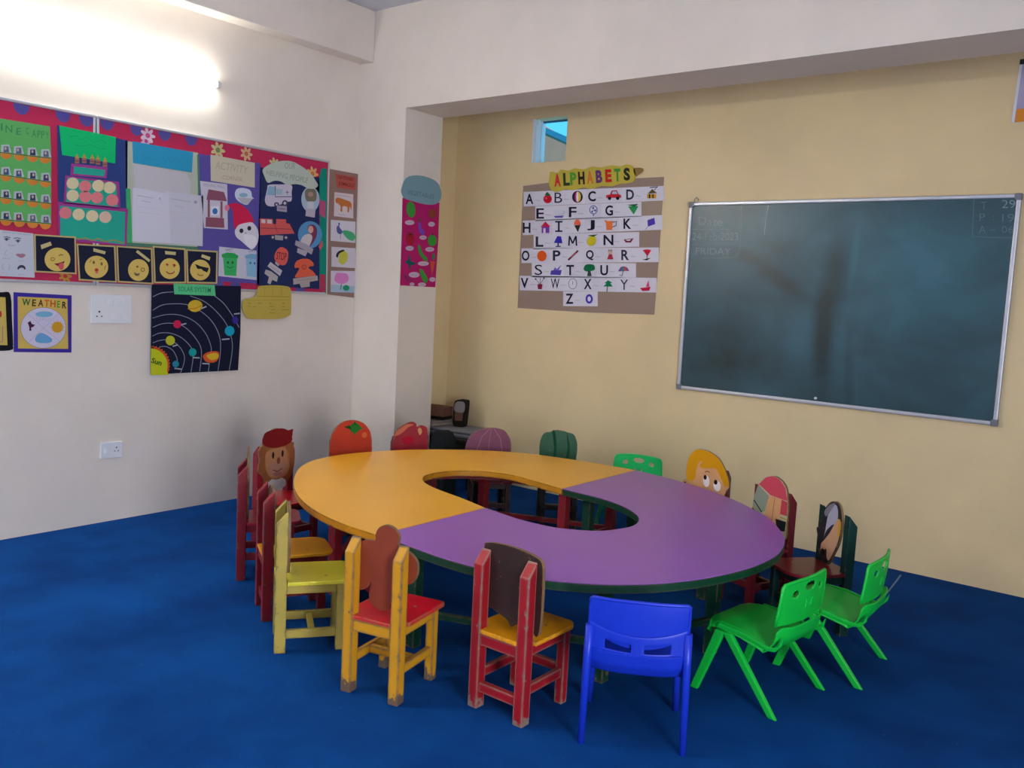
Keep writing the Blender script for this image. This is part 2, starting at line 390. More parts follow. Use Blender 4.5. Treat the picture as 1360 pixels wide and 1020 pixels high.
# ================================================================== CHALKBOARD
def board_mat():
    m = bpy.data.materials.new('dark_green_slate'); m.use_nodes = True
    nt = m.node_tree; b = nt.nodes['Principled BSDF']; N = nt.nodes.new; Lk = nt.links.new
    b.inputs['Roughness'].default_value = 0.30; b.inputs['Specular IOR Level'].default_value = 0.55
    tc = N('ShaderNodeTexCoord')
    # chalk haze left by wiping: stretched noise
    mp = N('ShaderNodeMapping'); mp.inputs['Scale'].default_value = (1.0, 1, 1.6); mp.inputs['Rotation'].default_value = (0, .5, 0); Lk(tc.outputs['Object'], mp.inputs[0])
    n = N('ShaderNodeTexNoise'); n.inputs['Scale'].default_value = 2.4; n.inputs['Detail'].default_value = 5; n.inputs['Distortion'].default_value = .5; Lk(mp.outputs[0], n.inputs['Vector'])
    acc = N('ShaderNodeMapRange'); acc.inputs[1].default_value = .3; acc.inputs[2].default_value = .75; acc.inputs[3].default_value = .25; acc.inputs[4].default_value = .75; Lk(n.outputs['Fac'], acc.inputs[0])
    cur = acc.outputs[0]
    # (x, z, rx, rz, tilt, strength): patches wiped cleaner / dustier; wide pale upper ones paint in window reflection
    for x, z, rx, rz, rot, st in ((.02, .10, .085, .36, .06, -.6), (-.02, -.25, .07, .32, -.1, -.55), (-.35, .15, .34, .06, .55, -.4), (-.55, .27, .16, .05, .1, -.3),
                                  (.42, .22, .5, .42, 0, .38), (-.12, .45, .6, .16, 0, .2), (-.15, -.2, .10, .3, .1, .25), (-.72, -.38, .42, .3, 0, -.35), (.16, -.42, .035, .3, -.1, -.3), (.13, .28, .025, .22, .05, .3)):
        q = N('ShaderNodeMapping'); q.vector_type = 'TEXTURE'; q.inputs['Location'].default_value = (x, 0, z); q.inputs['Rotation'].default_value = (0, rot, 0); q.inputs['Scale'].default_value = (rx, 10, rz)
        Lk(tc.outputs['Object'], q.inputs[0])
        ln = N('ShaderNodeVectorMath'); ln.operation = 'LENGTH'; Lk(q.outputs[0], ln.inputs[0])
        r = N('ShaderNodeMapRange'); r.interpolation_type = 'SMOOTHSTEP'; r.inputs[1].default_value = 1.35; r.inputs[2].default_value = .2; r.inputs[3].default_value = 0; r.inputs[4].default_value = st*.85
        Lk(ln.outputs['Value'], r.inputs[0])
        a = N('ShaderNodeMath'); a.operation = 'ADD'; Lk(cur, a.inputs[0]); Lk(r.outputs[0], a.inputs[1]); cur = a.outputs[0]
    cr = N('ShaderNodeValToRGB'); e = cr.color_ramp.elements; e[0].position = 0; e[0].color = (*lin('09292e'), 1); e[1].position = 1; e[1].color = (*lin('36687a'), 1)
    Lk(cur, cr.inputs[0]); Lk(cr.outputs[0], b.inputs['Base Color'])
    return m
BXL, BXR, BZ0, BZ1 = -2.749, -.803, .9206, 2.1737
bx, bz = (BXL+BXR)/2, (BZ0+BZ1)/2; bw, bh = (BXR-BXL)/2, (BZ1-BZ0)/2
cb = empty('chalkboard', (bx, YW, bz)); tag(cb, 'large dark green chalkboard in an aluminium frame, hanging on the yellow wall', 'chalkboard')
M_AL = mat('aluminium', 'c9ccd6', .35, .5, .55); M_GREYP = mat('grey_plastic', '7d808c', .5)
b = MB(); b.box(-bw+.01, bw-.01, -.020, -.004, -bh+.01, bh-.01, board_mat()); b.build('writing_surface', cb)
for nm, a in (('frame_rail', (-bw, bw, -bh, -bh+.024)), ('frame_rail', (-bw, bw, bh-.024, bh)), ('frame_rail', (-bw, -bw+.024, -bh+.024, bh-.024)), ('frame_rail', (bw-.024, bw, -bh+.024, bh-.024))):
    b = MB(); b.box(a[0], a[1], -.03, -.001, a[2], a[3], M_AL); b.build(nm, cb, bevel=.006, seg=3)
for sx_ in (-1, 1):
    for sz in (-1, 1):
        b = MB(); b.prism([(sx_*(bw+.002), sz*(bh+.002)), (sx_*(bw-.035), sz*(bh+.002)), (sx_*(bw-.035), sz*(bh-.026)), (sx_*(bw-.026), sz*(bh-.035)), (sx_*(bw+.002), sz*(bh-.035))], -.033, -.0005, M_GREYP, axis='y')
        b.build('corner_cap', cb, bevel=.004)
b = MB(); b.tube([(-bw+.03, -.006, bh), (-bw+.025, -.008, bh+.02), (-bw+.04, -.010, bh+.035), (-bw+.055, -.008, bh+.02), (-bw+.045, -.006, bh)], .0025, M_GREYP, n=6); b.build('hanging_hook', cb)
W = Poster(None, None, None, root=cb)
CH = '8fa6ae'; CH2 = '66818c'
W.crop = None
W.map = lambda x, y: on_back(x, y, .021)
W.o = (bx, bz); W.flip = -1
_tp = lambda q: [(880+x/2.8333, 230+y/2.8333) for x, y in q]
def chalk(name, shapes):
    for s_ in shapes: W.part('chalk_word' if s_[0] == 't' else 'chalk_line', [s_], thick=.0204)
C7 = lambda pts: _tp(pts)
b7 = lambda x, y: (880+x/2.8333, 230+y/2.8333)
def T7(s_, x, y, w, h, col, rot=0): q = b7(x, y); return T(s_, q[0], q[1], w/2.8333, h/2.8333, col, rot, -.012)
chalk('chalk_writing', [T7('Date', 180, 182, 90, 30, CH, .06), Ln(C7([(112, 211), (180, 212), (255, 210)]), .6, CH), T7('24-Feb-2023', 198, 238, 172, 28, CH, .0),
    Ln(C7([(112, 268), (200, 268), (285, 262)]), .5, CH2), T7('FRIDAY', 190, 294, 130, 24, CH, .02),
    Ln(C7([(296, 123), (295, 200), (292, 280), (286, 306), (262, 318), (150, 320)]), .8, CH2), Ln(C7([(398, 121), (390, 160), (382, 232)]), .9, CH)])
chalk('chalk_writing', [T7('T', 1209, 122, 22, 28, CH2), T7('29', 1302, 116, 50, 30, CH), T7('P', 1203, 166, 20, 28, CH2), T7(':', 1245, 170, 4, 16, CH2), T7('19', 1300, 168, 44, 30, CH2), T7('A', 1203, 212, 26, 28, CH2),
    Ln(C7([(1228, 214), (1250, 214)]), .8, CH2), T7('06', 1298, 212, 44, 26, CH2), Ln(C7([(1172, 88), (1165, 238), (1240, 242), (1325, 243)]), .8, CH2)])
q = on_back(1085, 528.5)
b = MB(); b.prism(ell(q[0]-bx, q[1]-bz, .009, .008, 14), -.03, -.0205, M_WHITE, axis='y'); b.build('magnet', cb)
# ---- partly visible hanging chart at the top right
p = Poster('wall_poster', 'pale poster with an orange foot hanging above the right end of the chalkboard', 'poster', 'back', (1358, 125), off=.004)
p.part('sheet', [P([(1354, 86), (1480, 66), (1468, 150), (1343, 163)], 'b3aed2'), P([(1354, 86), (1358, 85.5), (1347, 162.5), (1343, 163)], 'e6e8f4'), P([(1350, 145), (1470, 132), (1468, 151), (1348, 162.5)], 'e2913a'), R(1370, 90, 1440, 125, 'c9b4cf')], base=True)
p.part('hanging_rod', [P([(1355, 79), (1482, 60), (1481, 68), (1354, 86)], '2c3531')], base=True, lay=1)

# ================================================================== ALPHABET CHART
c6 = (670, 140, 3.5174)
K = Poster('alphabet_chart', 'brown paper alphabet chart with white letter cards, on the yellow wall left of the chalkboard', 'chart', 'back', (780, 327), off=.002)
K.part('backing_sheet', [P([(695, 247), (735, 242), (882, 235), (876, 330), (869, 418), (780, 415), (687.5, 409), (691, 330)], 'a08a7e'), P([(852, 268), (879, 267), (878, 290), (851, 290)], 'a99686')], base=True)
K.crop = c6
INK = '1d2036'
def pic(kind, x, y):
    A = {
     'apple': [E(x, y+4, 20, 20, 'd01c34'), E(x-7, y, 6, 5, 'e8566a'), P([(x-14, y-16), (x-2, y-30), (x+14, y-14), (x, y-10)], '2c6a3c')],
     'ball': [E(x, y, 25, 28, '26264a'), P(ell(x, y, 16, 25, 12, 0, -PI/2, PI/2), 'e8c23a'), P(ell(x-2, y, 10, 25, 12, 0, PI/2, 3*PI/2), 'd83a8a'), E(x, y, 5, 24, 'f2f2f2')],
     'car': [P([(x-34, y+12), (x-34, y), (x-16, y-4), (x-8, y-22), (x+16, y-24), (x+24, y-6), (x+36, y), (x+36, y+12)], 'c92a3c'), P([(x-8, y-6), (x-3, y-18), (x+14, y-19), (x+19, y-6)], 'b9d4e6'), E(x-18, y+14, 8, 8, '1c1c22'), E(x+20, y+14, 8, 8, '1c1c22')],
     'bee': [R(x-22, y+2, x+20, y+22, 'd9a02e'), R(x-14, y+2, x-8, y+22, '2c2418'), R(x+2, y+2, x+8, y+22, '2c2418'), P([(x-20, y), (x+2, y-22), (x+24, y-2)], '6d5a33'), Ln([(x-10, y-28), (x+28, y-32), (x+12, y-18)], 4, '2c2418')],
     'cup': [P([(x-26, y-14), (x+18, y-16), (x+12, y+18), (x-18, y+18)], 'dcdcee'), Ln([(x+16, y-8), (x+28, y-4), (x+14, y+8)], 3, 'a6a6c0'), P([(x-26, y+16), (x+20, y+13), (x+14, y+24), (x-20, y+24)], '6a58b0')],
     'fan': [E(x, y-6, 19, 21, '5a66b4'), E(x, y-6, 15, 17, 'e4e4f2'), P([(x, y-6), (x-8, y-18), (x+4, y-20)], '36429a'), P([(x, y-6), (x+13, y-8), (x+10, y+4)], '36429a'), P([(x, y-6), (x-12, y+2), (x-4, y+9)], '36429a'), Ln([(x, y+14), (x, y+24)], 4, '36429a')],
     'grapes': [P([(x-24, y-14), (x+24, y-16), (x+2, y+24)], '2f9a58'), P([(x-30, y-22), (x+24, y-26), (x+6, y-12)], '2c7040')],
     'house': [R(x-17, y-2, x+19, y+28, '8a3fb4'), P([(x-22, y), (x, y-26), (x+24, y-2)], 'd2264e'), R(x-9, y+6, x+1, y+28, 'e9e6f4'), R(x+6, y+6, x+14, y+14, '4b58c6')],
     'ice': [P([(x-15, y-2), (x+15, y-4), (x+2, y+30)], '3a2c34'), P(ell(x, y-4, 16, 26, 12, 0, PI, 2*PI), 'ee6a4e')],
     'jug': [P([(x-18, y-16), (x+15, y-16), (x+12, y+26), (x-14, y+26)], 'ee7a3c'), Ln([(x+14, y-10), (x+32, y-14), (x+30, y+6), (x+13, y+12)], 4, '2c2430'), P([(x-26, y-22), (x-8, y-16), (x-18, y-8)], 'ee7a3c')],
     'kite': [P([(x-16, y-12), (x+16, y-24), (x+20, y+6), (x-14, y+18)], '5a44b8'), Ln([(x-14, y+18), (x-26, y+32)], 2, '5a44b8')],
     'lamp': [P([(x-20, y+8), (x-4, y-24), (x+14, y-22), (x+20, y+10)], '3434b4'), R(x-3, y+8, x+3, y+24, '28306a'), R(x-12, y+22, x+12, y+27, '28306a')],
     'mango': [E(x-2, y+2, 21, 25, 'd8c92e', .5), P([(x-20, y-24), (x+28, y-28), (x+6, y-16)], '3c5c30')],
     'nest': [P([(x-22, y), (x+24, y-6), (x+12, y+14), (x-12, y+14)], '7a2438'), P([(x-14, y+2), (x+14, y-2), (x+6, y+6), (x-6, y+6)], 'e8e0e4')],
     'orange': [E(x, y+2, 22, 25, 'ee6222')],
     'pen': [Ln([(x-24, y+22), (x+22, y-22)], 8, '5c1a38'), Ln([(x-10, y+8), (x+12, y-12)], 4, 'c44a6a')],
     'queen': [E(x, y-12, 11, 10, 'd8b8a8'), P([(x-14, y+20), (x-6, y-4), (x+8, y-4), (x+15, y+20)], 'b83246'), P([(x-10, y-18), (x-8, y-28), (x, y-22), (x+8, y-28), (x+10, y-18)], '8a8a8e')],
     'rose': [P([(x-20, y-22), (x, y-26), (x+20, y-22), (x+2, y+6)], 'c81e3a'), Ln([(x, y+2), (x, y+24)], 3, '22262e'), P([(x-22, y+22), (x+18, y+14), (x, y+26)], '2a3a34')],
     'ship': [P([(x-28, y+22), (x-24, y+2), (x+26, y), (x+20, y+24)], '5248b4'), P([(x-14, y+2), (x-6, y-14), (x+2, y-4), (x+24, y-24), (x+12, y)], '7a6ad0')],
     'tree': [S([(x-26, y-4), (x-18, y-24), (x, y-28), (x+22, y-24), (x+26, y-4), (x+10, y+4), (x-12, y+6)], '17784a'), P([(x-5, y+2), (x+6, y+2), (x+12, y+28), (x-10, y+28)], '32523c')],
     'umbrella': [P([(x-26, y+4), (x-14, y-16), (x+2, y-20), (x+16, y-14), (x+26, y+2)], '7a4a98'), P([(x-12, y+2), (x-6, y-16), (x+2, y-20), (x+2, y+2)], '3a8a8a'), P([(x+2, y+2), (x+2, y-20), (x+12, y-16), (x+14, y+2)], 'cc4a5c'), Ln([(x-2, y), (x-8, y+26), (x-18, y+22)], 3, '2a2a32')],
     'vase': [P([(x-12, y+4), (x+12, y+4), (x+9, y+28), (x-9, y+28)], '8c1c3e'), Ln([(x, y+6), (x-18, y-18)], 2, '2e3a2e'), Ln([(x, y+6), (x+18, y-22)], 2, '2e3a2e'), Ln([(x, y+6), (x+2, y-24)], 2, '2e3a2e'), E(x-20, y-20, 4, 4, '44444c'), E(x+19, y-24, 4, 4, '44444c')],
     'watch': [E(x, y, 20, 25, '30323a'), E(x, y, 18, 23, 'e6e4f0'), Ln([(x, y-12), (x, y+3)], 2, '30323a')],
     'xmas': [P([(x, y-20), (x+20, y-8), (x+10, y-6), (x+22, y+10), (x-22, y+10), (x-8, y-4), (x-16, y-6)], '1a8452'), Ln([(x-2, y+8), (x-6, y+34)], 4, '2a4a3a')],
     'yacht': [P([(x-26, y+14), (x+24, y+8), (x+18, y+26), (x-14, y+28)], 'cc1e48'), P([(x+2, y+8), (x+14, y-24), (x+18, y+8)], 'e24a9a')],
     'zero': [E(x, y, 17, 22, '4a36b8'), E(x, y, 8, 12, 'e6e6f2')]}
    return A[kind]
rows = [  # y of the letters at the left and right, card edges in crop px, entries
 (438, 412, 90, 745, [('A', 118, 'apple', 203), ('B', 253, 'ball', 342), ('C', 410, 'car', 510), ('D', 588, 'bee', 690)]),
 (508, 482, 145, 640, [('E', 168, 'cup', 258), ('F', 320, 'fan', 417), ('G', 490, 'grapes', 603)]),
 (572, 548, 86, 738, [('H', 105, 'house', 192), ('I', 255, 'ice', 342), ('J', 405, 'jug', 492), ('K', 575, 'kite', 685)]),
 (638, 624, 137, 630, [('L', 165, 'lamp', 252), ('M', 320, 'mango', 410), ('N', 487, 'nest', 580)]),
 (702, 698, 80, 722, [('O', 100, 'orange', 176), ('P', 245, 'pen', 323), ('Q', 400, 'queen', 495), ('R', 565, 'rose', 667)]),
 (768, 772, 128, 615, [('S', 160, 'ship', 243), ('T', 308, 'tree', 397), ('U', 467, 'umbrella', 558)]),
 (830, 840, 72, 712, [('V', 95, 'vase', 167), ('W', 238, 'watch', 320), ('X', 390, 'xmas', 485), ('Y', 560, 'yacht', 660)]),
 (902, 906, 275, 436, [('Z', 305, 'zero', 397)])]
for ri, (yl, yr, x0, x1, ent) in enumerate(rows):
    ys = lambda x: yl+(yr-yl)*(x-100)/600.0
    edges = [x0]+[(ent[i][3]+ent[i+1][1])/2+1 for i in range(len(ent)-1)]+[x1]
    for i, (ch, lx, kind, px_) in enumerate(ent):
        a, b_ = edges[i], edges[i+1]; hh = 34.2
        cdp = K.part('letter_card', [P([(a, ys(a)-hh), (b_, ys(b_)-hh), (b_, ys(b_)+hh), (a, ys(a)+hh)], 'e3e0ee' if (i+ri) % 2 else 'dedbea')], base=True, lay=1)
        w = {'I': 30, 'M': 44, 'W': 40, 'N': 46}.get(ch, 36)
        yy = ys(lx)
        sh = [Ln([(lx, yy-22), (lx, yy+22)], 8, INK), Ln([(lx-17, yy-22), (lx+17, yy-22)], 7, INK), Ln([(lx-17, yy+22), (lx+17, yy+22)], 7, INK)] if ch == 'I' else [Ln([(lx-18, yy+23), (lx-15, yy-23)], 7, INK), Ln([(lx-15, yy-22), (lx, yy+12)], 7, INK), Ln([(lx, yy+12), (lx+15, yy-22)], 7, INK), Ln([(lx+15, yy-23), (lx+18, yy+23)], 7, INK)] if ch == 'M' else [T(ch, lx, yy, w, 48, INK if ch not in 'BDLPRY' else '33344a', 0, {'M': .012, 'B': 0, 'S': 0, 'Y': 0, 'N': .02, 'W': .005, 'E': .015, 'F': .015}.get(ch, .025))]
        K.part('letter', sh, lay=3, parent=cdp)
        K.part('picture', pic(kind, px_, ys(px_)), lay=3, parent=cdp)
        K.part('word', [Ln([(lx+26, ys(lx)+8), (lx+34, ys(lx)+5), (lx+40, ys(lx)+9), (lx+50, ys(lx)+6)], 2.0, 'a9a7b8')], lay=3, parent=cdp)
tl = Poster('title_card', 'yellow cloud-edged title card reading ALPHABETS on top of the alphabet chart', 'title card', 'back', (408, 340), crop=c6, off=.006)
tl.part('card', [S([(212, 330), (216, 310), (250, 314), (262, 300), (300, 304), (330, 294), (370, 298), (410, 286), (450, 290), (500, 280), (540, 284), (575, 276), (604, 290), (612, 320), (606, 352), (575, 364), (540, 366), (500, 378), (455, 376), (410, 390), (370, 384), (320, 396), (285, 392), (250, 404), (222, 398), (208, 370)], 'cbb94c')], base=True)
cols = ['d8343c', '3e4a2e', '5ea838', '33251e', 'dd7a36', '6a3c7c', 'd4302e', '4c9a3c', '2f3628']
xs_ = [248, 290, 322, 360, 400, 442, 486, 528, 572]
for i, ch in enumerate('ALPHABETS'):
    x = xs_[i]; tl.part('letter', [T(ch, x, 349-(x-248)*.085, 30, 60, cols[i], -.05, .05)], lay=1)
tl.part('torn_corner', [S([(604, 296), (640, 292), (650, 304), (625, 326), (612, 330)], '9a7a48')], lay=0)
# ================================================================== BULLETIN BOARDS
RED, BLU = 'c03058', '5a55a0'
def bulletin(y0, y1, z0, z1, label, dots, flowers, rib):
    yc, zc = (y0+y1)/2, (z0+z1)/2; w, h = (y1-y0)/2, (z1-z0)/2
    r = empty('bulletin_board', (XL, yc, zc), PI/2); tag(r, label, 'bulletin board', 'bulletin boards on the left wall')
    b = MB(); b.box(-w+.008, w-.008, -.014, 0, -h+.008, h-.008, paper('b03a52')); b.build('panel', r)
    for a in ((-w, w, -h, -h+.016), (-w, w, h-.016, h), (-w, -w+.014, -h+.016, h-.016), (w-.014, w, -h+.016, h-.016)):
        b = MB(); b.box(a[0], a[1], -.02, -.0005, a[2], a[3], M_AL); b.build('frame_rail', r, bevel=.003)
    q = Poster(None, None, None, root=r); q.map = lambda y, z: (y-yc, z-zc); q.o = (0, 0)
    sh = [P([(y0+.016, z0+.018), (y1-.016, z0+.018), (y1-.016, z1-.018), (y0+.016, z1-.018)], RED)]
    for (yy, top) in dots:
        zz = z1-.018 if top else z0+.018
        a0, a1 = (PI, 2*PI) if top else (0, PI)
        sh.append(P(ell(yy, zz, .042, .055, 14, 0, a0, a1), BLU))
    q.part('border_paper', sh, thick=.0152)
    for (yy, zz, s_, c1, c2) in flowers:
        fl = []
        for k in range(7):
            a = 2*PI*k/7; fl.append(E(yy+math.cos(a)*s_*.6, zz+math.sin(a)*s_*.6, s_*.5, s_*.24, c1, a, 10))
        fl.append(E(yy, zz, s_*.35, s_*.35, c2, 0, 10)); q.part('paper_flower', fl, thick=.017)
    return r
bulletin(1.25, 2.533, 1.432, 2.405, 'left bulletin board with red border paper and purple half dots, smiley cards along its foot', [(1.5, 1), (1.72, 1), (1.92, 1), (2.13, 1), (2.35, 1), (2.48, 1)], [(2.36, 1.478, .035, 'b8923c', 'c43a4a')], 1)
bulletin(2.54, 4.255, 1.432, 2.405, 'right bulletin board with red border paper, yellow paper flowers and a green right edge', [(2.60, 1), (2.78, 1), (2.96, 1), (3.14, 1), (3.35, 0), (3.48, 0), (4.02, 0), (2.8, 0), (2.62, 0)],
         [(2.85, 2.345, .045, 'e2c6da', 'c85a8c'), (2.84, 2.31, .035, 'd8b4d4', 'b04a80'), (3.33, 2.335, .05, 'c9bf8c', '7f8a5c'), (3.545, 2.345, .045, 'd8b088', 'c06a5a'), (3.77, 2.31, .042, 'c9c48c', '8a8a4c'), (4.10, 2.29, .05, 'e0b070', 'cf7a4a')], 0)
BO = .0206
c1 = (0, 120, 5.6667); c2 = (220, 150, 4.857); c3 = (0, 290, 5.3667); c4 = (180, 300, 4.25)
# green photo sheet
g = Poster('photo_chart', 'green paper chart with four rows of small photos over orange scallops, leftmost on the board', 'chart', 'left', (190, 640), c1, off=BO)
rowsG = [((-360, 425), (380, 510)), ((-360, 580), (382, 690)), ((-360, 762), (383, 852)), ((-360, 938), (384, 1004))]
g.part('sheet', [P([(-420, 150), (0, 212), (375, 272), (385, 505), (384, 1012), (0, 985), (-420, 948)], '62b264')], base=True)
g.part('title_lettering', [T('I', 12, 275, 12, 56, '3f8a5a'), T('N', 66, 290, 50, 56, '3f8a5a'), T('E', 140, 310, 34, 52, '3f8a5a'), T('C', 205, 305, 22, 50, '3f8a5a'), T('A', 255, 325, 30, 56, '3f8a5a'), T('P', 292, 330, 24, 56, '3f8a5a'), T('P', 322, 334, 24, 56, '3f8a5a'), T('Y', 355, 338, 24, 56, '3f8a5a')], lay=1)
import itertools
rg = random.Random(3)
for (xa, ya), (xb, yb) in rowsG:
    f = lambda x: ya+(yb-ya)*(x-xa)/(xb-xa)
    g.part('pocket_strip', [Ln([(-400, f(-400)), (xb, yb)], 5, '5c4a2c')] + [P([(x-42, f(x-42)+6), (x+42, f(x+42)+6)]+ell(x, f(x)+8, 42, 38, 10, 0, 0, PI), 'd8863a') for x in (-360, -262, -160, -60, 45, 145, 245, 340)], lay=2)
    for k, x in enumerate((-350, -262, -170, -90, 45, 140, 245, 345)):
        y = f(x); w = 40; c_ = rg.choice(['46406c', '3c5a7a', '6a3c5c', '2e4456', '5c6a80'])
        g.part('photo', [P([(x-w, y-4), (x-w+5, y-62), (x+w-18, y-64), (x+w, y-2)], 'b4bcc0'), P([(x-20, y-6), (x-18, y-50), (x+18, y-50), (x+22, y-4)], c_), E(x+rg.randint(-6, 6), y-34, 8, 11, 'c8a8a8')], lay=1)
# body-parts sheet
c14 = (0, 300, 13.6)
s_ = Poster('drawing_sheet', 'white sheet of pencil-drawn eyes, nose and lips, at the far left foot of the board', 'paper sheet', 'left', (300, 500), c14, off=BO)
s_.part('sheet', [P([(-350, 40), (0, 72), (600, 138), (625, 935), (-350, 890)], 'c2c6d2')], base=True)
s_.part('pencil_drawings', [T('PARTS OF THE BODY', 300, 140, 520, 26, '8a8fa6', .1), P(ell(120, 235, 50, 22, 14), '8890a4'), E(115, 245, 22, 26, '4a4c60'), Ln([(60, 205), (120, 195), (185, 215)], 14, '5a5a6c'),
    P(ell(320, 265, 50, 22, 14), '8890a4'), E(322, 275, 22, 26, '4a4c60'), Ln([(245, 225), (310, 215), (375, 232)], 14, '5a5a6c'), T('Eyes', 215, 355, 130, 46, '9490a4'),
    Ln([(120, 430), (70, 520), (120, 535)], 8, '9094a8'), T('Nose', 110, 585, 130, 34, '9a9aac'), S([(280, 520), (340, 500), (370, 510), (400, 500), (460, 530), (380, 580)], 'a87888'), T('Lips', 380, 628, 110, 26, '9a9aac'),
    Ln([(50, 690), (30, 740), (60, 800)], 12, 'a8a0b2'), Ln([(150, 690), (175, 740), (145, 800)], 12, 'a8a0b2'), T('Ears', 80, 845, 100, 26, 'a8a6b6'),
    P(ell(385, 780, 76, 74, 16, 0, PI, 2*PI)+ell(385, 790, 50, 35, 12, 0, PI, 2*PI)[::-1], '3e3a4c'), T('Hair', 380, 875, 110, 30, 'a8a6b6')], lay=1)
# cake chart
k = Poster('birthday_chart', 'navy chart with a three tier paper cake, five candles and a bright green title card', 'chart', 'left', (690, 700), c1, off=BO)
k.part('sheet', [P([(430, 262), (960, 378), (955, 1160), (440, 1080)], '2f4480')], base=True)
k.part('title_card', [P([(445, 265), (870, 352), (866, 550), (466, 486)], '10c070'), Ln([(520, 350), (580, 340), (600, 372), (660, 352), (700, 392), (760, 372), (800, 402)], 3, '0e9a5e'), Ln([(560, 410), (620, 420), (680, 408), (740, 436), (800, 440)], 3, '0e9a5e')], lay=1)
def tier(pts, inn): k.part('cake_tier', [P(pts, '9c3f8c'), P(inn, '2aa892')], lay=2)
tier([(535, 550), (808, 578), (800, 662), (528, 640)], [(556, 572), (790, 600), (782, 648), (552, 626)])
tier([(490, 640), (895, 690), (905, 890), (478, 850)], [(508, 655), (872, 706), (884, 878), (496, 838)])
tier([(430, 838), (962, 890), (950, 1170), (440, 1130)], [(450, 868), (940, 915), (935, 1160), (452, 1100)])
k.part('gold_trim', [Ln([(450, 1110), (480, 1098), (510, 1116), (545, 1100), (590, 1122), (640, 1110), (690, 1130), (740, 1116), (790, 1138), (850, 1126), (935, 1150)], 8, 'a8904a')], lay=3)
for i, (x, y, c_) in enumerate([(545, 700, 'd8cca4'), (638, 722, 'df7f86'), (738, 718, 'd8cca4'), (822, 732, 'd8cca4'), (545, 792, 'd8cca4'), (640, 800, 'df7f86'), (728, 808, 'df7f86'), (842, 826, 'df7f86'), (490, 922, 'df7f86'), (590, 934, 'd8cca4'), (692, 946, 'd8cca4'), (790, 954, 'd8b8a4')]):
    k.part('paper_disc', [E(x, y, 46, 44, c_)], lay=3)
for x, y in ((578, 550), (632, 548), (692, 552), (735, 560), (788, 575)):
    k.part('candle', [R(x-17, y-38, x+17, y, 'a06a5c'), P([(x-16, y-38), (x, y-72), (x+15, y-36)], 'c4924c'), Ln([(x-15, y-20), (x+15, y-16)], 5, '5a3448')], lay=3)
# white panel
w_ = Poster('notice_panel', 'pale green bordered panel with a blue title strip and two overlapping white typed sheets', 'notice', 'left', (218, 262), off=BO)
w_.part('backing_sheet', [P([(166.5, 187), (263, 203), (264, 331), (168, 326)], 'b4bcae'), P([(167, 250), (173, 251), (176, 326), (169, 326)], '3fae6c'), P([(261.5, 205), (264, 205.5), (265, 258), (263, 258)], '4a8a60'), P([(169, 322), (263, 328), (264, 332), (168, 327)], '4f7c68')], base=True)
c6b = (165, 180, 6.8)
w_.part('title_strip', [P([(72, 52), (620, 150), (610, 335), (78, 248)], '2f98c2'), Ln([(170, 180), (190, 210), (215, 190), (230, 225), (260, 200), (300, 240)], 4, '2b84ae'), Ln([(350, 190), (370, 240), (395, 200), (420, 250), (460, 200), (500, 240), (520, 215)], 4, '2b84ae')], lay=1, crop=c6b)
w_.part('typed_sheet', [P([(80, 250), (300, 290), (560, 340), (600, 420), (590, 600), (100, 560)], 'c2c0c8')], lay=0.5)
w_.part('typed_sheet', [P([(75, 470), (370, 520), (395, 500), (420, 975), (70, 955)], 'cfcfe0'), Ln([(110, 540), (260, 565)], 5, 'a4a4b4'), Ln([(320, 560), (320, 580)], 8, '8c8c9c'), Ln([(150, 590), (240, 605)], 5, 'aaaaba'), Ln([(110, 640), (330, 670)], 2, 'b4b4c4'), Ln([(110, 690), (330, 715)], 2, 'b4b4c4')], lay=2)
w_.part('typed_sheet', [P([(395, 505), (712, 545), (706, 1000), (415, 975)], 'c6c7d6'), Ln([(420, 570), (600, 600)], 5, 'a4a4b4'), E(642, 602, 14, 14, '9a9aac'), Ln([(450, 635), (530, 650)], 4, 'aaaaba'), Ln([(430, 690), (640, 705)], 2, 'b4b4c4'), Ln([(430, 740), (640, 755)], 2, 'b4b4c4')], lay=1)
# purple activity panel
a_ = Poster('activity_chart', 'purple chart with a cream ACTIVITY CORNER title, a red-hatted bearded paper face and pinned cut-outs', 'chart', 'left', (305, 290), off=BO)
a_.part('backing_sheet', [P([(263, 204), (346, 217), (344, 377), (262, 372)], '5c52a0')], base=True)
a_.part('title_card', [P([(288, 268), (574, 322), (574, 482), (290, 438)], 'cbc3ae'), T('ACTIVITY', 425, 352, 210, 50, 'b0a898', .17), T('CORNER', 430, 422, 130, 26, 'b09a90', .12)], lay=1, crop=c2)
a_.part('well_drawing', [P([(220, 438), (396, 460), (400, 752), (246, 742)], 'c8c4d4'), T('WISHING WELL', 310, 470, 140, 22, '9a9ab0', .1), P([(262, 560), (275, 492), (375, 510), (395, 570)], '8c5468'), P([(258, 672), (375, 678), (378, 742), (256, 734)], '8c5468'), R(270, 560, 284, 672, '8c5468'), R(352, 570, 366, 676, '8c5468'), R(290, 602, 344, 660, 'dcdcec'), E(317, 634, 17, 20, '4274b4')], lay=1)
a_.part('boat_cutout', [S([(445, 520), (460, 490), (500, 484), (545, 500), (556, 540), (568, 552), (545, 560), (528, 592), (490, 584), (455, 556)], 'ccd4ea'), P([(460, 545), (562, 552), (530, 590), (490, 584)], 'b8b4c0'), E(500, 530, 28, 14, '8ab4cc')], lay=2)
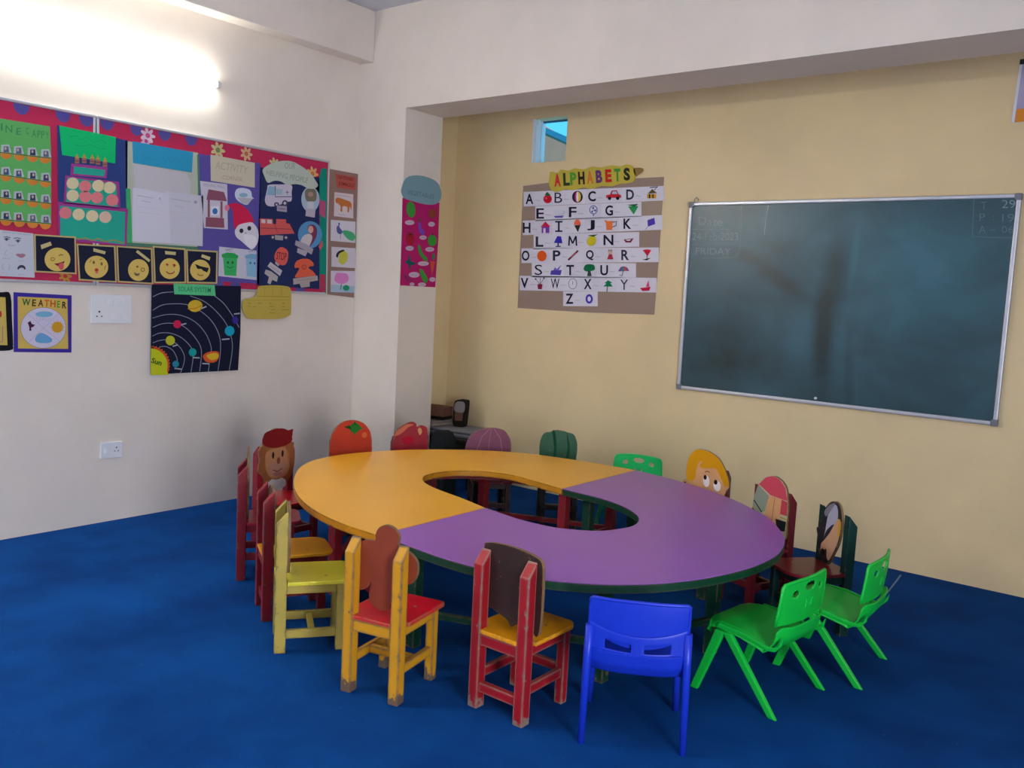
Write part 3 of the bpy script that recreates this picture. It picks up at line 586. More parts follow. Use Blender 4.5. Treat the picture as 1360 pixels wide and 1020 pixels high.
gn = a_.part('gnome_face', [S([(445, 760), (470, 715), (540, 700), (580, 730), (598, 780), (590, 840), (560, 880), (535, 870), (490, 830), (455, 800)], 'd6d4e4'), E(487, 760, 13, 15, '30303a'), E(538, 744, 13, 15, '30303a'), E(514, 775, 8, 6, 'c8a8b4')] + [S([(500, 790), (540, 785), (580, 800), (585, 850), (550, 872), (520, 850)], 'e6e4f0')], lay=2)
a_.part('gnome_hat', [S([(395, 600), (430, 582), (480, 590), (530, 630), (568, 700), (530, 706), (470, 722), (446, 752), (436, 700), (432, 640), (420, 610)], 'cc2450'), E(394, 612, 16, 20, 'dc7a96')], lay=3, parent=gn)
a_.part('dustbin_sheet', [P([(344, 862), (585, 888), (585, 1078), (338, 1052)], 'c6c6d8'), T('WET', 408, 884, 50, 18, '74748a'), T('DRY', 556, 890, 44, 18, '74748a'),
    P([(368, 930), (460, 936), (454, 1052), (378, 1046)], '3fb468'), P([(358, 912), (395, 900), (440, 904), (468, 922), (464, 938), (362, 932)], '2fa458'), E(400, 965, 7, 9, '1e6a3c'), E(430, 965, 7, 9, '1e6a3c'), Ln([(395, 990), (414, 1002), (434, 990)], 5, '1e6a3c'),
    P([(516, 938), (584, 944), (584, 1060), (522, 1052)], '8ab8d8'), P([(508, 920), (545, 908), (584, 912), (584, 944), (512, 938)], '7aa8cc'), E(545, 968, 6, 8, '46688c'), E(572, 970, 6, 8, '46688c')], lay=2)
# navy helpers panel
h_ = Poster('helpers_chart', 'navy chart of community helpers with van, postman, fire engine, STOP sign and telephone cut-outs', 'chart', 'left', (385, 300), off=BO)
h_.part('backing_sheet', [P([(345.5, 222), (424, 236), (424, 384), (341, 379)], '26305c')], base=True)
h_.part('green_edge', [P([(427, 223), (434, 224), (433, 390), (424, 383), (425, 262), (420, 252)], '128a78'), P([(424, 265), (432, 268), (432, 290), (424, 284)], 'b8507c'), P([(425, 364), (432, 365), (432, 388), (424, 384)], 'b23a5c')], lay=0)
h_.part('title_cloud', [S([(115, 350), (200, 270), (330, 215), (480, 185), (640, 195), (760, 250), (900, 340), (1000, 430), (1070, 540), (1115, 630), (1040, 690), (930, 680), (820, 625), (700, 605), (560, 620), (450, 560), (330, 545), (210, 580), (150, 470)], 'b9c4ba'),
    T('OUR', 610, 275, 190, 110, '8f9c98', .08), T('HELPING PEOPLE', 560, 465, 760, 95, '909e96', .2)], lay=2, crop=(340, 200, 13.6))
h_.part('ambulance', [S([(200, 690), (225, 620), (420, 612), (635, 625), (640, 760), (638, 900), (560, 930), (330, 1005), (200, 990), (158, 900), (175, 800)], 'c8c0d4'), P([(225, 640), (335, 660), (340, 810), (190, 800)], '88b0cc'), Ln([(345, 640), (345, 835), (640, 832)], 14, '3c3a50'), P([(360, 690), (480, 700), (470, 790), (365, 800)], '9cb8cc'), Ln([(560, 720), (560, 790)], 10, '5c4a6c'), Ln([(530, 755), (592, 755)], 10, '5c4a6c'),
    E(520, 950, 55, 55, '4a4258'), E(518, 950, 24, 26, 'c8c8d4'), E(368, 975, 45, 42, '4a4258'), E(368, 975, 18, 18, 'c8c8d4')], lay=1)
h_.part('postman', [E(980, 880, 165, 230, 'a6bcd2'), S([(880, 740), (930, 690), (1010, 680), (1080, 730), (1090, 860), (1050, 920), (930, 920), (890, 860)], '7a7464'), E(985, 790, 50, 45, 'b08a80'), P([(930, 920), (1040, 920), (1040, 1060), (925, 1060)], 'c6c8d4')], lay=1)
h_.crop = c2
h_.part('word_card', [P([(905, 615), (965, 622), (960, 675), (900, 665)], 'b8b0c0')], lay=2)
h_.part('word_card', [P([(716, 596), (780, 602), (780, 640), (716, 632)], 'a49ab0'), Ln([(726, 616), (770, 622)], 6, '786e88')], lay=2)
h_.part('fire_engine', [P([(606, 680), (690, 684), (692, 716), (712, 716), (712, 684), (774, 686), (778, 712), (798, 714), (830, 778), (608, 788)], 'd05c5c'), P([(616, 686), (642, 688), (642, 712), (616, 710)], 'cfc6cc'), P([(654, 688), (684, 690), (684, 714), (654, 712)], 'cfc6cc'), Ln([(612, 742), (812, 750)], 4, '8e3a44'), Ln([(700, 716), (720, 770)], 4, '8e3a44'), E(690, 802, 15, 15, '4a4258'), E(690, 802, 7, 7, 'c4c4cc'), E(775, 804, 15, 15, '4a4258'), E(775, 804, 7, 7, 'c4c4cc')], lay=1)
h_.part('word_card', [P([(702, 788), (758, 792), (754, 822), (706, 818)], 'a8a2a8')], lay=2)
h_.part('doctor', [E(930, 786, 78, 88, '5a94c4'), S([(915, 750), (925, 725), (955, 722), (975, 750), (970, 800), (940, 850), (915, 860), (935, 800)], '7c3a58'), E(935, 752, 17, 24, 'd8a8a0'), S([(870, 840), (885, 795), (925, 780), (945, 800), (930, 850), (905, 868)], 'd4c8cc'), P([(985, 860), (1010, 820), (1012, 860), (995, 888)], 'cc5a6c')], lay=1)
h_.part('word_card', [P([(838, 822), (905, 845), (952, 880), (940, 914), (885, 880), (832, 852)], 'aaa2b0'), P([(850, 870), (915, 895), (900, 925), (845, 900)], 'b2aab6')], lay=2)
c8 = (340, 310, 12.75)
h_.part('stop_sign', [P([(330, 470), (395, 520), (375, 556), (320, 510)], 'b8aeb6'), S([(430, 232), (500, 260), (540, 320), (535, 440), (500, 520), (440, 540), (370, 510), (312, 430), (320, 340), (370, 262)], 'dc6058'), T('STOP', 428, 385, 170, 130, '6c2630', .12, .01)], lay=1, crop=c8)
h_.part('word_card', [P([(240, 482), (440, 630), (402, 722), (190, 556)], 'c0bac4'), P([(160, 612), (250, 640), (370, 730), (350, 818), (270, 786), (240, 862), (190, 840), (215, 735), (138, 680)], 'b6aeb0'), Ln([(230, 545), (390, 660)], 8, '9088a0')], lay=2)
h_.part('telephone', [S([(650, 540), (690, 465), (790, 430), (900, 440), (965, 500), (970, 550), (905, 560), (890, 590), (960, 640), (1005, 720), (850, 735), (665, 745), (690, 670), (730, 600), (700, 580), (660, 585)], 'e0644a'), E(810, 570, 46, 46, 'c8503c'), E(810, 570, 24, 24, 'd8604a')], lay=1)
h_.part('word_card', [P([(625, 765), (1035, 712), (1045, 795), (905, 820), (905, 900), (760, 920), (735, 850), (630, 868)], 'b0a4a2'), Ln([(680, 800), (990, 760)], 8, '8c8288')], lay=2)
# smiley cards
SM = []; MOUTHS = [3, 2, 3, 2, 1]
def smiley(quad, face, namecard, feats, label):
    cx = sum(p[0] for p in quad)/4; cy = sum(p[1] for p in quad)/4
    s = Poster('smiley_card', label, 'card', 'left', (cx, cy), c3, off=BO+.006, group='smiley cards along the foot of the bulletin board')
    s.part('card', [P(quad, 'c2b078')], base=True)
    inn = [(p[0]+(11 if p[0] < cx else -11), p[1]+(11 if p[1] < cy else -11)) for p in quad]
    s.part('black_panel', [P(inn, '1f2338')], lay=1)
    s.part('word_card', [P(namecard, 'c8bc84')], lay=2)
    fc = s.part('face', [E(face[0], face[1], face[2], face[3], 'd9bc66')], lay=2)
    for i_, sh_ in enumerate(feats(*face[:2])): s.part('mouth' if sh_[-2:] and i_ == MOUTHS[len(SM)] else 'face_mark', [sh_], lay=3+i_*.2, parent=fc)
    SM.append(s)
BR = '7c5a2c'; MR = 'b03a30'
smiley([(242, 112), (540, 130), (545, 398), (246, 384)], (408, 293, 92, 84), [(288, 190), (358, 166), (368, 192), (294, 220)],
       lambda x, y: [E(x-35, y-2, 16, 14, BR, 0, 12), E(x-35, y-2, 11, 9, 'd9bc66', 0, 12), Ln([(x+8, y-24), (x+24, y-36), (x+40, y-30)], 6, BR), P([(x-26, y+30), (x+10, y+26), (x+52, y+10), (x+40, y+40), (x+10, y+52)], '7a2a28'), S([(x+6, y+36), (x+38, y+24), (x+44, y+60), (x+26, y+74), (x+12, y+62)], 'd85a68')],
       'black smiley card with a winking face sticking out its tongue, first in the row')
smiley([(546, 180), (822, 194), (832, 458), (560, 442)], (686, 346, 84, 80), [(664, 212), (752, 236), (746, 256), (664, 236)],
       lambda x, y: [E(x-20, y-32, 8, 12, BR), E(x+36, y-22, 8, 12, BR), E(x, y+22, 14, 12, MR), P(ell(x+2, y+38, 10, 10, 10), 'd8686a'), Ln([(x-50, y-30), (x-38, y-52)], 4, BR), Ln([(x+20, y-50), (x+40, y-56)], 4, BR), Ln([(x+66, y-10), (x+54, y+20)], 4, BR)],
       'black smiley card with a surprised open-mouthed face, second in the row')
smiley([(828, 194), (1085, 212), (1092, 470), (838, 456)], (985, 368, 74, 78), [(980, 226), (1070, 296), (1060, 312), (966, 240)],
       lambda x, y: [E(x-8, y-24, 8, 8, BR), E(x+30, y-2, 15, 15, BR), E(x+30, y-2, 10, 10, 'd9bc66'), P([(x-34, y+14), (x-10, y+26), (x+12, y+22), (x, y+42), (x-22, y+40)], '6a6450')],
       'black smiley card with a one-eyed winking grin, third in the row')
smiley([(1088, 196), (1322, 214), (1326, 462), (1098, 462)], (1208, 358, 72, 74), [(1174, 232), (1252, 240), (1250, 262), (1176, 256)],
       lambda x, y: [P([(x-30, y-32), (x-18, y-38), (x-8, y-30), (x-18, y-16)], MR), P([(x+20, y-30), (x+32, y-34), (x+46, y-24), (x+30, y-8)], MR), Ln([(x-26, y+20), (x-6, y+36), (x+20, y+34), (x+34, y+20)], 8, MR)],
       'black smiley card with heart eyes and a smile, fourth in the row')
smiley([(1325, 220), (1552, 232), (1548, 466), (1332, 462)], (1425, 368, 72, 74), [(1438, 256), (1498, 276), (1492, 300), (1432, 276)],
       lambda x, y: [P([(x-38, y-44), (x+6, y-26), (x+62, y-14), (x+50, y+18), (x+22, y+6), (x+8, y-8), (x-20, y-8)], '22222c'), Ln([(x-22, y+28), (x, y+40), (x+22, y+36)], 6, BR)],
       'black smiley card with a face in dark sunglasses, last in the row')
# brown strip
c10 = (430, 250, 6.8)
n_ = Poster('national_symbols_chart', 'narrow brown strip with tiger, peacock, mango and lotus pictures, right of the boards', 'chart', 'left', (458, 312), off=.002)
n_.part('backing_sheet', [P([(436.5, 224), (480, 232), (479, 300), (478, 396.5), (434.5, 391), (436, 300)], '94766e')], base=True)
n_.crop = (430, 215, 22.67)
n_.part('title_card', [P([(330, 350), (960, 470), (950, 850), (400, 780)], 'b4564c'), T('NATIONAL', 660, 490, 480, 105, '7c2e2a', .17, .02), T('SYMBOLS', 670, 680, 460, 105, '7c2e2a', .17, .02)], lay=2)
n_.crop = c10
n_.part('tiger_card', [P([(95, 35), (265, 55), (265, 272), (90, 252)], 'd2c6cc'), S([(104, 100), (125, 84), (180, 100), (240, 125), (250, 160), (245, 200), (235, 165), (225, 215), (212, 212), (210, 170), (170, 165), (165, 210), (148, 205), (150, 165), (128, 140), (108, 128)], 'c4723a'), Ln([(100, 60), (240, 78)], 5, 'aaa0a8'), Ln([(130, 235), (190, 245)], 5, 'aaa0a8')], lay=1)
n_.part('peacock_card', [P([(62, 285), (285, 302), (282, 494), (60, 474)], 'd0ccd8'), S([(130, 310), (145, 318), (140, 350), (165, 385), (160, 410), (140, 415), (118, 395), (115, 350), (130, 335)], '5a5c9c'), S([(165, 390), (200, 380), (260, 400), (284, 440), (262, 474), (220, 462), (185, 425)], '4cae78'), Ln([(148, 412), (150, 460)], 5, '8a6a7c')], lay=1)
n_.part('mango_card', [P([(68, 528), (285, 542), (282, 722), (68, 708)], 'cfc9d4'), S([(150, 575), (185, 565), (215, 600), (205, 660), (165, 690), (132, 655), (138, 600)], 'c4c04e'), S([(108, 612), (125, 575), (170, 555), (185, 565), (140, 590), (125, 625)], '2a2430')], lay=1)
n_.part('lotus_card', [P([(62, 745), (280, 748), (288, 944), (60, 938)], 'd2c6d8'), P([(60, 870), (285, 885), (288, 944), (60, 938)], 'a4bcd0'), S([(95, 830), (110, 770), (150, 765), (210, 775), (222, 830), (180, 862), (130, 858)], 'd884c4'), E(200, 900, 30, 26, '239a70'), Ln([(158, 865), (150, 918)], 8, '2a8a68')], lay=1)
# solar system
c11 = (195, 370, 7.846)
o_ = Poster('solar_system_chart', 'black solar system chart with coloured planets, yellow quarter sun and green title card', 'chart', 'left', (510, 520), c11, off=BO+.003)
o_.part('sheet', [P([(52, 60), (980, 78), (975, 560), (950, 955), (40, 1000), (46, 500)], '181c33')], base=True)
def arc(pts): return Ln(spline(pts, 5, False), 7, '8c90a8')
ORB = [arc([(60, 190), (150, 150), (275, 138)]), arc([(450, 180), (600, 240), (730, 350), (830, 480), (885, 640), (885, 780), (855, 960)]), arc([(705, 180), (800, 260), (890, 385), (960, 510)]),
    arc([(60, 330), (160, 275), (300, 262), (430, 275), (560, 340), (680, 450), (755, 600), (765, 760), (740, 960)]), arc([(55, 412), (200, 375), (350, 382), (500, 450), (610, 570), (665, 700), (668, 760)]), arc([(58, 508), (160, 470), (280, 468), (400, 510), (520, 640), (568, 760), (548, 968)]),
    arc([(55, 600), (130, 568), (240, 568), (350, 610), (440, 690), (478, 760), (480, 830), (458, 975)]), arc([(60, 670), (130, 645), (220, 640), (320, 690), (385, 790), (385, 880), (350, 980)]), arc([(130, 712), (200, 708), (270, 750), (312, 830), (310, 870)]), arc([(650, 880), (640, 970)])]
for a__ in ORB: o_.part('orbit_line', [a__], lay=1)
sun = o_.part('sun', [P([(45, 700)]+[(x+(8 if i % 2 else -6), y+(-8 if i % 2 else 6)) for i, (x, y) in enumerate(ell(45, 900, 190, 195, 22, 0, -PI/2, .35))]+[(225, 1000), (45, 1000)], 'd8562c'), P([(42, 728)]+ell(42, 905, 172, 175, 16, 0, -PI/2+.05, .3)+[(222, 1004), (38, 1006)], 'c4cc24')], lay=1)
o_.part('sun_name', [T('Sun', 100, 865, 110, 56, '3c5a20', .3, .03)], lay=3, parent=sun)
for x, y, rx, ry, c_, nm in ((315, 475, 42, 42, 'cc2450', 'red'), (242, 645, 48, 50, 'bcc02c', ''), (475, 768, 40, 42, '179c9c', ''), (298, 890, 34, 34, '2a86a0', ''), (860, 545, 50, 52, '18a4c4', ''), (920, 432, 32, 40, '3c2c90', '')):
    o_.part('planet', [E(x, y, rx, ry, c_)], lay=2)
o_.part('ringed_planet', [E(502, 285, 76, 62, 'cfae30', -.1), Ln([(425, 315), (500, 312), (580, 275)], 12, 'b8842c')], lay=2)
o_.part('ringed_planet', [S([(584, 800), (640, 765), (740, 762), (745, 830), (700, 872), (630, 872), (595, 845)], 'dc5c2c'), S([(620, 800), (700, 775), (742, 790), (735, 830), (670, 850)], 'd8b430')], lay=2)
o_.part('planet_names', [Ln(q, 13, 'a8acc0') for q in ([(555, 318), (618, 290)], [(355, 480), (408, 468)], [(268, 706), (318, 690)], [(905, 370), (968, 362)], [(780, 634), (858, 628)], [(475, 822), (548, 826)], [(575, 884), (648, 888)], [(285, 935), (362, 944)])], lay=2)
o_.part('title_card', [P([(275, 50), (704, 66), (714, 180), (284, 162)], '5cc488'), T('SOLAR SYSTEM', 495, 113, 340, 52, '2c8a5c', .04, .01)], lay=2)
# yellow bus-shaped card
c13 = (320, 370, 17)
v_ = Poster('yellow_card', 'yellow bus-shaped paper card with faint handwriting, below the right bulletin board', 'card', 'left', (590, 540), c13, off=BO+.003)
v_.part('card', [S([(60, 480), (230, 440), (330, 380), (370, 240), (420, 170), (700, 150), (980, 165), (1110, 215), (1135, 400), (1125, 780), (1080, 840), (900, 905), (500, 915), (170, 905), (90, 830), (30, 690)], 'c2ac50')], base=True)
v_.part('handwriting', [Ln([(360, 400), (1110, 410)], 14, 'a08c34'), Ln([(520, 190), (530, 395)], 10, 'a8963c'), Ln([(720, 190), (720, 395)], 10, 'a8963c'), Ln([(905, 190), (915, 395)], 10, 'a8963c'), Ln([(370, 235), (400, 190), (980, 200), (1090, 250)], 8, 'a8963c'),
    Ln([(130, 490), (1110, 480)], 10, 'b09c3c'), Ln([(150, 555), (230, 560)], 12, '8c7c34'), Ln([(380, 555), (470, 560)], 12, '8c7c34'), Ln([(140, 620), (220, 625)], 10, '8c7c34'), Ln([(250, 632), (340, 630)], 10, '8c7c34'), Ln([(630, 560), (680, 560)], 12, '8c7c34'), Ln([(640, 632), (740, 634)], 12, '8c7c34'), Ln([(670, 705), (780, 705)], 10, '8c7c34'), Ln([(640, 775), (780, 775)], 10, '8c7c34'), Ln([(920, 560), (980, 558)], 12, '8c7c34'), Ln([(920, 635), (985, 635)], 12, '8c7c34'), Ln([(910, 705), (1080, 705)], 12, '8c7c34')], lay=1)
# weather chart
c12 = (0, 380, 10.737)
t_ = Poster('weather_chart', 'purple-framed WEATHER chart with a white weather wheel on yellow, left of the switchboard', 'chart', 'left', (610, 520), c12, off=.002)
t_.part('purple_backing', [P([(192, 86), (1020, 132), (1018, 948), (195, 940)], '3f2f96')], base=True)
t_.part('yellow_sheet', [P([(250, 148), (960, 182), (970, 895), (255, 890)], 'd2b45c')], lay=1)
wl = t_.part('weather_wheel', [P(ell(615, 595, 325, 292, 40), '6c6480'), P(ell(615, 595, 320, 287, 40), 'cfc8de')], lay=2)
t_.part('wheel_drawings', [Ln([(400, 400), (620, 600), (850, 790)], 4, '9c90b0'), Ln([(820, 400), (620, 600), (410, 790)], 4, '9c90b0'), E(625, 400, 125, 42, '76aed0'), S([(495, 750), (560, 670), (650, 690), (740, 760), (700, 808), (540, 806)], '6ca4d4'), E(815, 585, 82, 80, 'cf9a2c')]
    + [Ln([(815+math.cos(a)*84, 585+math.sin(a)*82), (815+math.cos(a)*110, 585+math.sin(a)*105)], 6, 'cf9a2c') for a in [k*PI/6 for k in range(12)]]
    + [P([(390, 520), (430, 495), (450, 540), (495, 550), (470, 580), (440, 590), (442, 636), (412, 636), (414, 590)], '4c2040')] + [Ln([(x, 440+(x % 37)), (x-6, 475+(x % 37))], 4, '8a96b4') for x in range(520, 740, 28)], lay=3, parent=wl)
for ch, x, y, w, c_ in zip('WEATHER', (372, 482, 578, 665, 752, 832, 914), (228, 238, 240, 244, 250, 258, 270), (120, 56, 76, 70, 76, 44, 62), ('2c6a34', '4a3a24', '6a3a24', 'd8622c', 'c8502c', '4c9a34', '3c2c24')):
    t_.part('letter', [T(ch, x, y, w, 98, c_, .05, .03)], lay=2)
# black framed poster at the edge
e_ = Poster('black_framed_poster', 'black-edged yellow poster cut by the left side of the view, below the board', 'poster', 'left', (-60, 500), c12, off=.002)
e_.part('backing', [S([(-650, 60), (-300, 80), (0, 88), (125, 88), (160, 200), (165, 320), (172, 500), (182, 700), (185, 850), (170, 905), (0, 925), (-650, 930)], '16171f')], base=True)
e_.part('yellow_sheet', [P([(-560, 130), (75, 160), (104, 842), (-560, 830)], 'cdb45c'), E(2, 398, 22, 45, 'b8302c'), Ln([(38, 570), (36, 790)], 10, 'a85a9c'), Ln([(0, 800), (40, 795)], 8, 'a85a9c')], lay=1)
# vegetables chart on the pillar
c5 = (520, 225, 6.375)
g_ = Poster('vegetable_chart', 'magenta strip of paper vegetables under a blue cloud title, on the pillar', 'chart', 'pillar', (240, 620), c5, off=.002)
g_.part('sheet', [P([(92, 240), (405, 280), (395, 600), (370, 998), (72, 982), (85, 600)], 'b8206c')], base=True)
g_.part('title_cloud', [S([(85, 150), (120, 75), (200, 50), (300, 65), (380, 105), (415, 170), (418, 240), (380, 290), (300, 298), (200, 275), (110, 245), (80, 195)], '7fa4b0'), T('VEGETABLES', 245, 212, 230, 40, '5a7c90', .17)], lay=1)
VG = [('cauliflower', [E(162, 340, 38, 68, '3f9a3c', -.1)]), ('potato', [E(345, 375, 36, 38, '8f4430')]), ('brinjal', [S([(225, 450), (240, 440), (250, 490), (278, 530), (265, 555), (235, 530)], '7a4cc8'), E(236, 430, 10, 20, '6a4a3c')]),
      ('tomato', [E(155, 590, 38, 52, 'b02038')] + [Ln([(155, 552), (155+30*math.cos(a), 552+28*math.sin(a))], 6, '4a2a1c') for a in (0, 1, 2.1, 3.1, 4.2, 5.2)]), ('capsicum', [E(342, 602, 38, 48, '3f9a3c'), E(346, 548, 5, 10, '22302a')]),
      ('cucumber', [S([(222, 640), (240, 650), (262, 710), (300, 755), (296, 778), (260, 755), (228, 700)], '3f9a3c')]), ('chilli', [P([(150, 710), (160, 775), (212, 798), (160, 815), (150, 862), (140, 805), (108, 785), (138, 765)], '1f5a5c')]),
      ('carrot', [P([(326, 778), (366, 780), (338, 905)], 'd8563c'), E(352, 740, 12, 28, '2f8a4c')]), ('ladyfinger', [S([(235, 850), (258, 848), (300, 915), (302, 945), (282, 960), (252, 920)], '3f9a3c')]), ('beans', [Ln([(112, 885), (150, 925), (180, 950)], 9, '6a3a6c'), Ln([(110, 900), (140, 950)], 9, '5a2a5c')])]
for nm, sh in VG: g_.part(nm, sh, lay=2)
for x, y, rx, ry in ((152, 450, 40, 20), (337, 464, 28, 20), (265, 577, 30, 18), (152, 668, 34, 20), (322, 677, 38, 19), (268, 797, 46, 19), (190, 892, 45, 24), (345, 932, 26, 19), (172, 972, 20, 14), (256, 975, 34, 17)):
    g_.part('name_bubble', [E(x, y, rx, ry, 'c8b4c8'), Ln([(x-rx*.6, y), (x+rx*.6, y+2)], 4, 'a08aa4')], lay=1)
# ================================================================== TABLE: two horseshoe halves pushed together
TZ = 0.485; TC = (-2.575, 3.49)
OUT_L = [(-.0, -1.03), (-.25, -1.015), (-.509, -.955), (-.748, -.848), (-.975, -.70), (-1.14, -.56), (-1.275, -.42), (-1.37, -.27), (-1.415, -.12), (-1.42, .04), (-1.385, .22), (-1.29, .46), (-1.15, .665), (-.973, .845), (-.755, .975), (-.45, 1.05), (-.1, 1.08), (-.0, 1.08)]
IN_L = [(0, .308), (-.188, .345), (-.405, .378), (-.54, .345), (-.63, .276), (-.69, .184), (-.708, .078), (-.69, -.034), (-.60, -.14), (-.486, -.20), (-.359, -.238), (-.2, -.275), (0, -.335)]
OUT_R = [(0, 1.08), (.12, 1.06), (.35, 1.0), (.551, .925), (.72, .83), (.873, .72), (1.03, .58), (1.152, .408), (1.235, .259), (1.285, .10), (1.308, -.06), (1.295, -.27), (1.235, -.50), (1.15, -.68), (1.052, -.81), (.947, -.905), (.833, -.975), (.703, -1.028), (.552, -1.058), (.356, -1.06), (.139, -1.04), (0, -1.03)]
IN_R = [(0, -.335), (.11, -.355), (.237, -.378), (.399, -.375), (.496, -.34), (.59, -.27), (.635, -.18), (.655, -.08), (.63, .02), (.565, .12), (.427, .22), (.263, .28), (.1, .298), (0, .308)]
def laminate(col):
    m = mat('table_laminate', col, .30, .45, noise=.03, nscale=3, bump=.03, bscale=30); return m
def table_half(name, label, outer, inner, top, edge, frame, legs, s):
    r = empty('table_half', (TC[0]+s*.4, TC[1], 0)); tag(r, label, 'table', 'the two halves of the ring table')
    ox = -s*.4; g = .0015*s
    o2 = spline(outer, 4, False); i2 = spline(inner, 4, False)
    o2 = [(x if abs(x) > 1e-6 else g, y) for x, y in o2]; i2 = [(x if abs(x) > 1e-6 else g, y) for x, y in i2]
    poly = [(x+ox, y) for x, y in o2+i2]
    b = MB(); b.prism(poly, TZ-.0025, TZ, laminate(top)); b.build('tabletop', r)
    b = MB(); b.prism(poly, TZ-.036, TZ-.0027, painted_wood(edge, wear='4a4438', amount=.55)); b.build('edge_board', r, bevel=.0015)
    fm = painted_wood(frame, amount=.4)
    # apron set in from the edges, legs and a low rail
    mid = []
    for t in [i/10 for i in range(11)]:
        a = o2[int(t*(len(o2)-1))]; c_ = i2[::-1][int(t*(len(i2)-1))]
        mid.append((a, c_))
    def inset(k): return [((a[0]*(1-k)+c_[0]*k)+ox, a[1]*(1-k)+c_[1]*k) for a, c_ in mid]
    for k0, k1, nm in ((.30, .345, 'apron'), (.70, .745, 'apron')):
        A, B = inset(k0), inset(k1)
        b = MB(); b.prism(A+B[::-1], TZ-.085, TZ-.0365, fm); b.build(nm, r)
    for (x, y) in legs:
        b = MB(); b.box(x+ox-.024, x+ox+.024, y-.024, y+.024, 0, TZ-.0365, fm); b.build('leg', r, bevel=.002)
    def rail(p, q, z):
        d = Vector((q[0]-p[0], q[1]-p[1], 0)); n = Vector((-d.y, d.x, 0)).normalized()*.011
        b = MB(); P_ = [(p[0]+ox+n.x, p[1]+n.y), (q[0]+ox+n.x, q[1]+n.y), (q[0]+ox-n.x, q[1]-n.y), (p[0]+ox-n.x, p[1]-n.y)]
        b.prism(P_, z-.014, z+.014, fm); b.build('rail', r, bevel=.002)
    L_ = legs
    for a, b_ in zip(L_, L_[1:]):
        rail(a, b_, .15)
    return r
table_half('table_half', 'left half of the ring table with an orange yellow top, red legs underneath', OUT_L, IN_L, 'fab428', 'd08a18', '8c1626', [(-.045, -.90), (-.62, -.72), (-1.10, -.10), (-.80, .62), (-.045, .90), (-.045, .40)], -1)
table_half('table_half', 'right half of the ring table with a purple top, dark green edge and legs', OUT_R, IN_R, '9a5cba', '073c27', '0a3f2c', [(.10, .42), (.10, .90), (.72, .58), (1.06, -.05), (.86, -.62), (.10, -.90)], 1)

# ================================================================== WOODEN CHAIRS
def rounded(x0, x1, y0, y1, rf):
    pts = [(-.083, y0), (.083, y0), (.083, y0+.047), (x1, y0+.047)]
    pts += [(x1-rf+rf*math.cos(t), y1-rf+rf*math.sin(t)) for t in [PI/2*i/6 for i in range(7)]]
    pts += [(x0+rf+rf*math.cos(t), y1-rf+rf*math.sin(t)) for t in [PI/2+PI/2*i/6 for i in range(7)]]
    pts += [(x0, y0+.047), (-.083, y0+.047)]
    return pts
def wooden_chair(rx, ry, yaw, label, frame, seat, plate_fn, wear='6e5a45', amount=.5, H=.585, rf=.05, seat_half=.135, low=True, rear_rail=True, cross=False, zs=.12, seat_front=.165, postw=.042):
    """(rx, ry) is the middle of the rear posts on the floor; +Y of the chair is where the sitter faces"""
    c, s = math.cos(yaw), math.sin(yaw)
    r = empty('wooden_chair', (rx-s*.15, ry+c*.15, 0), yaw)
    tag(r, label, 'chair', 'small chairs around the ring table')
    fm = painted_wood(frame, wear, amount); sm = painted_wood(seat, '9c7a4c', amount*.45, .28)
    for sx in (-1, 1):
        b = MB(); x0, x1 = (.125-postw, .125) if sx > 0 else (-.125, -.125+postw)
        b.prism([(-.15, 0), (-.105, 0), (-.105, H), (-.15, H-.05)], x0, x1, fm, axis='x'); b.build('back_post', r, bevel=.003)
        b = MB(); x0, x1 = (.088, .123) if sx > 0 else (-.123, -.088)
        b.box(x0, x1, .095, .13, 0, .284, fm); b.build('leg', r, bevel=.003)
        b = MB(); xx = sx*.105; b.box(xx-.009, xx+.009, -.105, .095, .245, .284, fm); b.build('seat_rail', r, bevel=.002)
        b = MB(); b.box(xx-.009, xx+.009, -.105, .095, zs-.018, zs+.018, fm); b.build('stretcher', r, bevel=.002)
    b = MB(); b.box(-.083, .083, -.145, -.122, .240, .284, fm); b.build('seat_rail', r, bevel=.002)
    b = MB(); b.box(-.088, .088, .105, .123, .245, .284, fm); b.build('seat_rail', r, bevel=.002)
    if rear_rail:
        b = MB(); b.box(-.083, .083, -.14, -.115, .062, .098, fm); b.build('stretcher', r, bevel=.002)
        b = MB(); b.box(-.088, .088, .103, .121, .115, .15, fm); b.build('stretcher', r, bevel=.002)
    if cross:
        b = MB(); b.box(-.096, .096, -.012, .012, zs-.015, zs+.015, fm); b.build('stretcher', r, bevel=.002)
    b = MB(); b.prism(rounded(-seat_half, seat_half, -.15, seat_front, rf), .2845, .3, sm); b.build('seat', r, bevel=.003)
    plate_fn(r)
    return r
def back_plate(r, outline, back, front, feats, thick=.012, smooth=True, label=None, n=5, y0=-.105):
    """cut-out plywood figure fixed to the front of the posts. Outline and artwork are drawn as seen from the FRONT (x right = chair -x)"""
    o2 = spline(outline, n) if smooth else outline
    pts = [(-x, z) for x, z in o2]
    e = painted_wood('8a6a48', '5c4836', .5)
    b = MB(); b.prism(pts, y0, y0+thick, painted_wood(front, '9a7c58', .35), axis='y', msides=e, mbot=painted_wood(back, '6a4a36', .3))
    o = b.build('picture_backrest', r)
    # prism along y: first cap is the rear, second the front
    if label: o['label'] = label
    if feats:
        q = Poster(None, None, None, root=o); q.map = lambda x, z: (-x, z); q.o = (0, 0)
        q.part('painted_features', feats, thick=-(y0+thick+.0006), dl=-.00015, parent=o)
    return o
def ov(cx, cz, rx, rz, n=14, rot=0): return ell(cx, cz, rx, rz, n, rot)
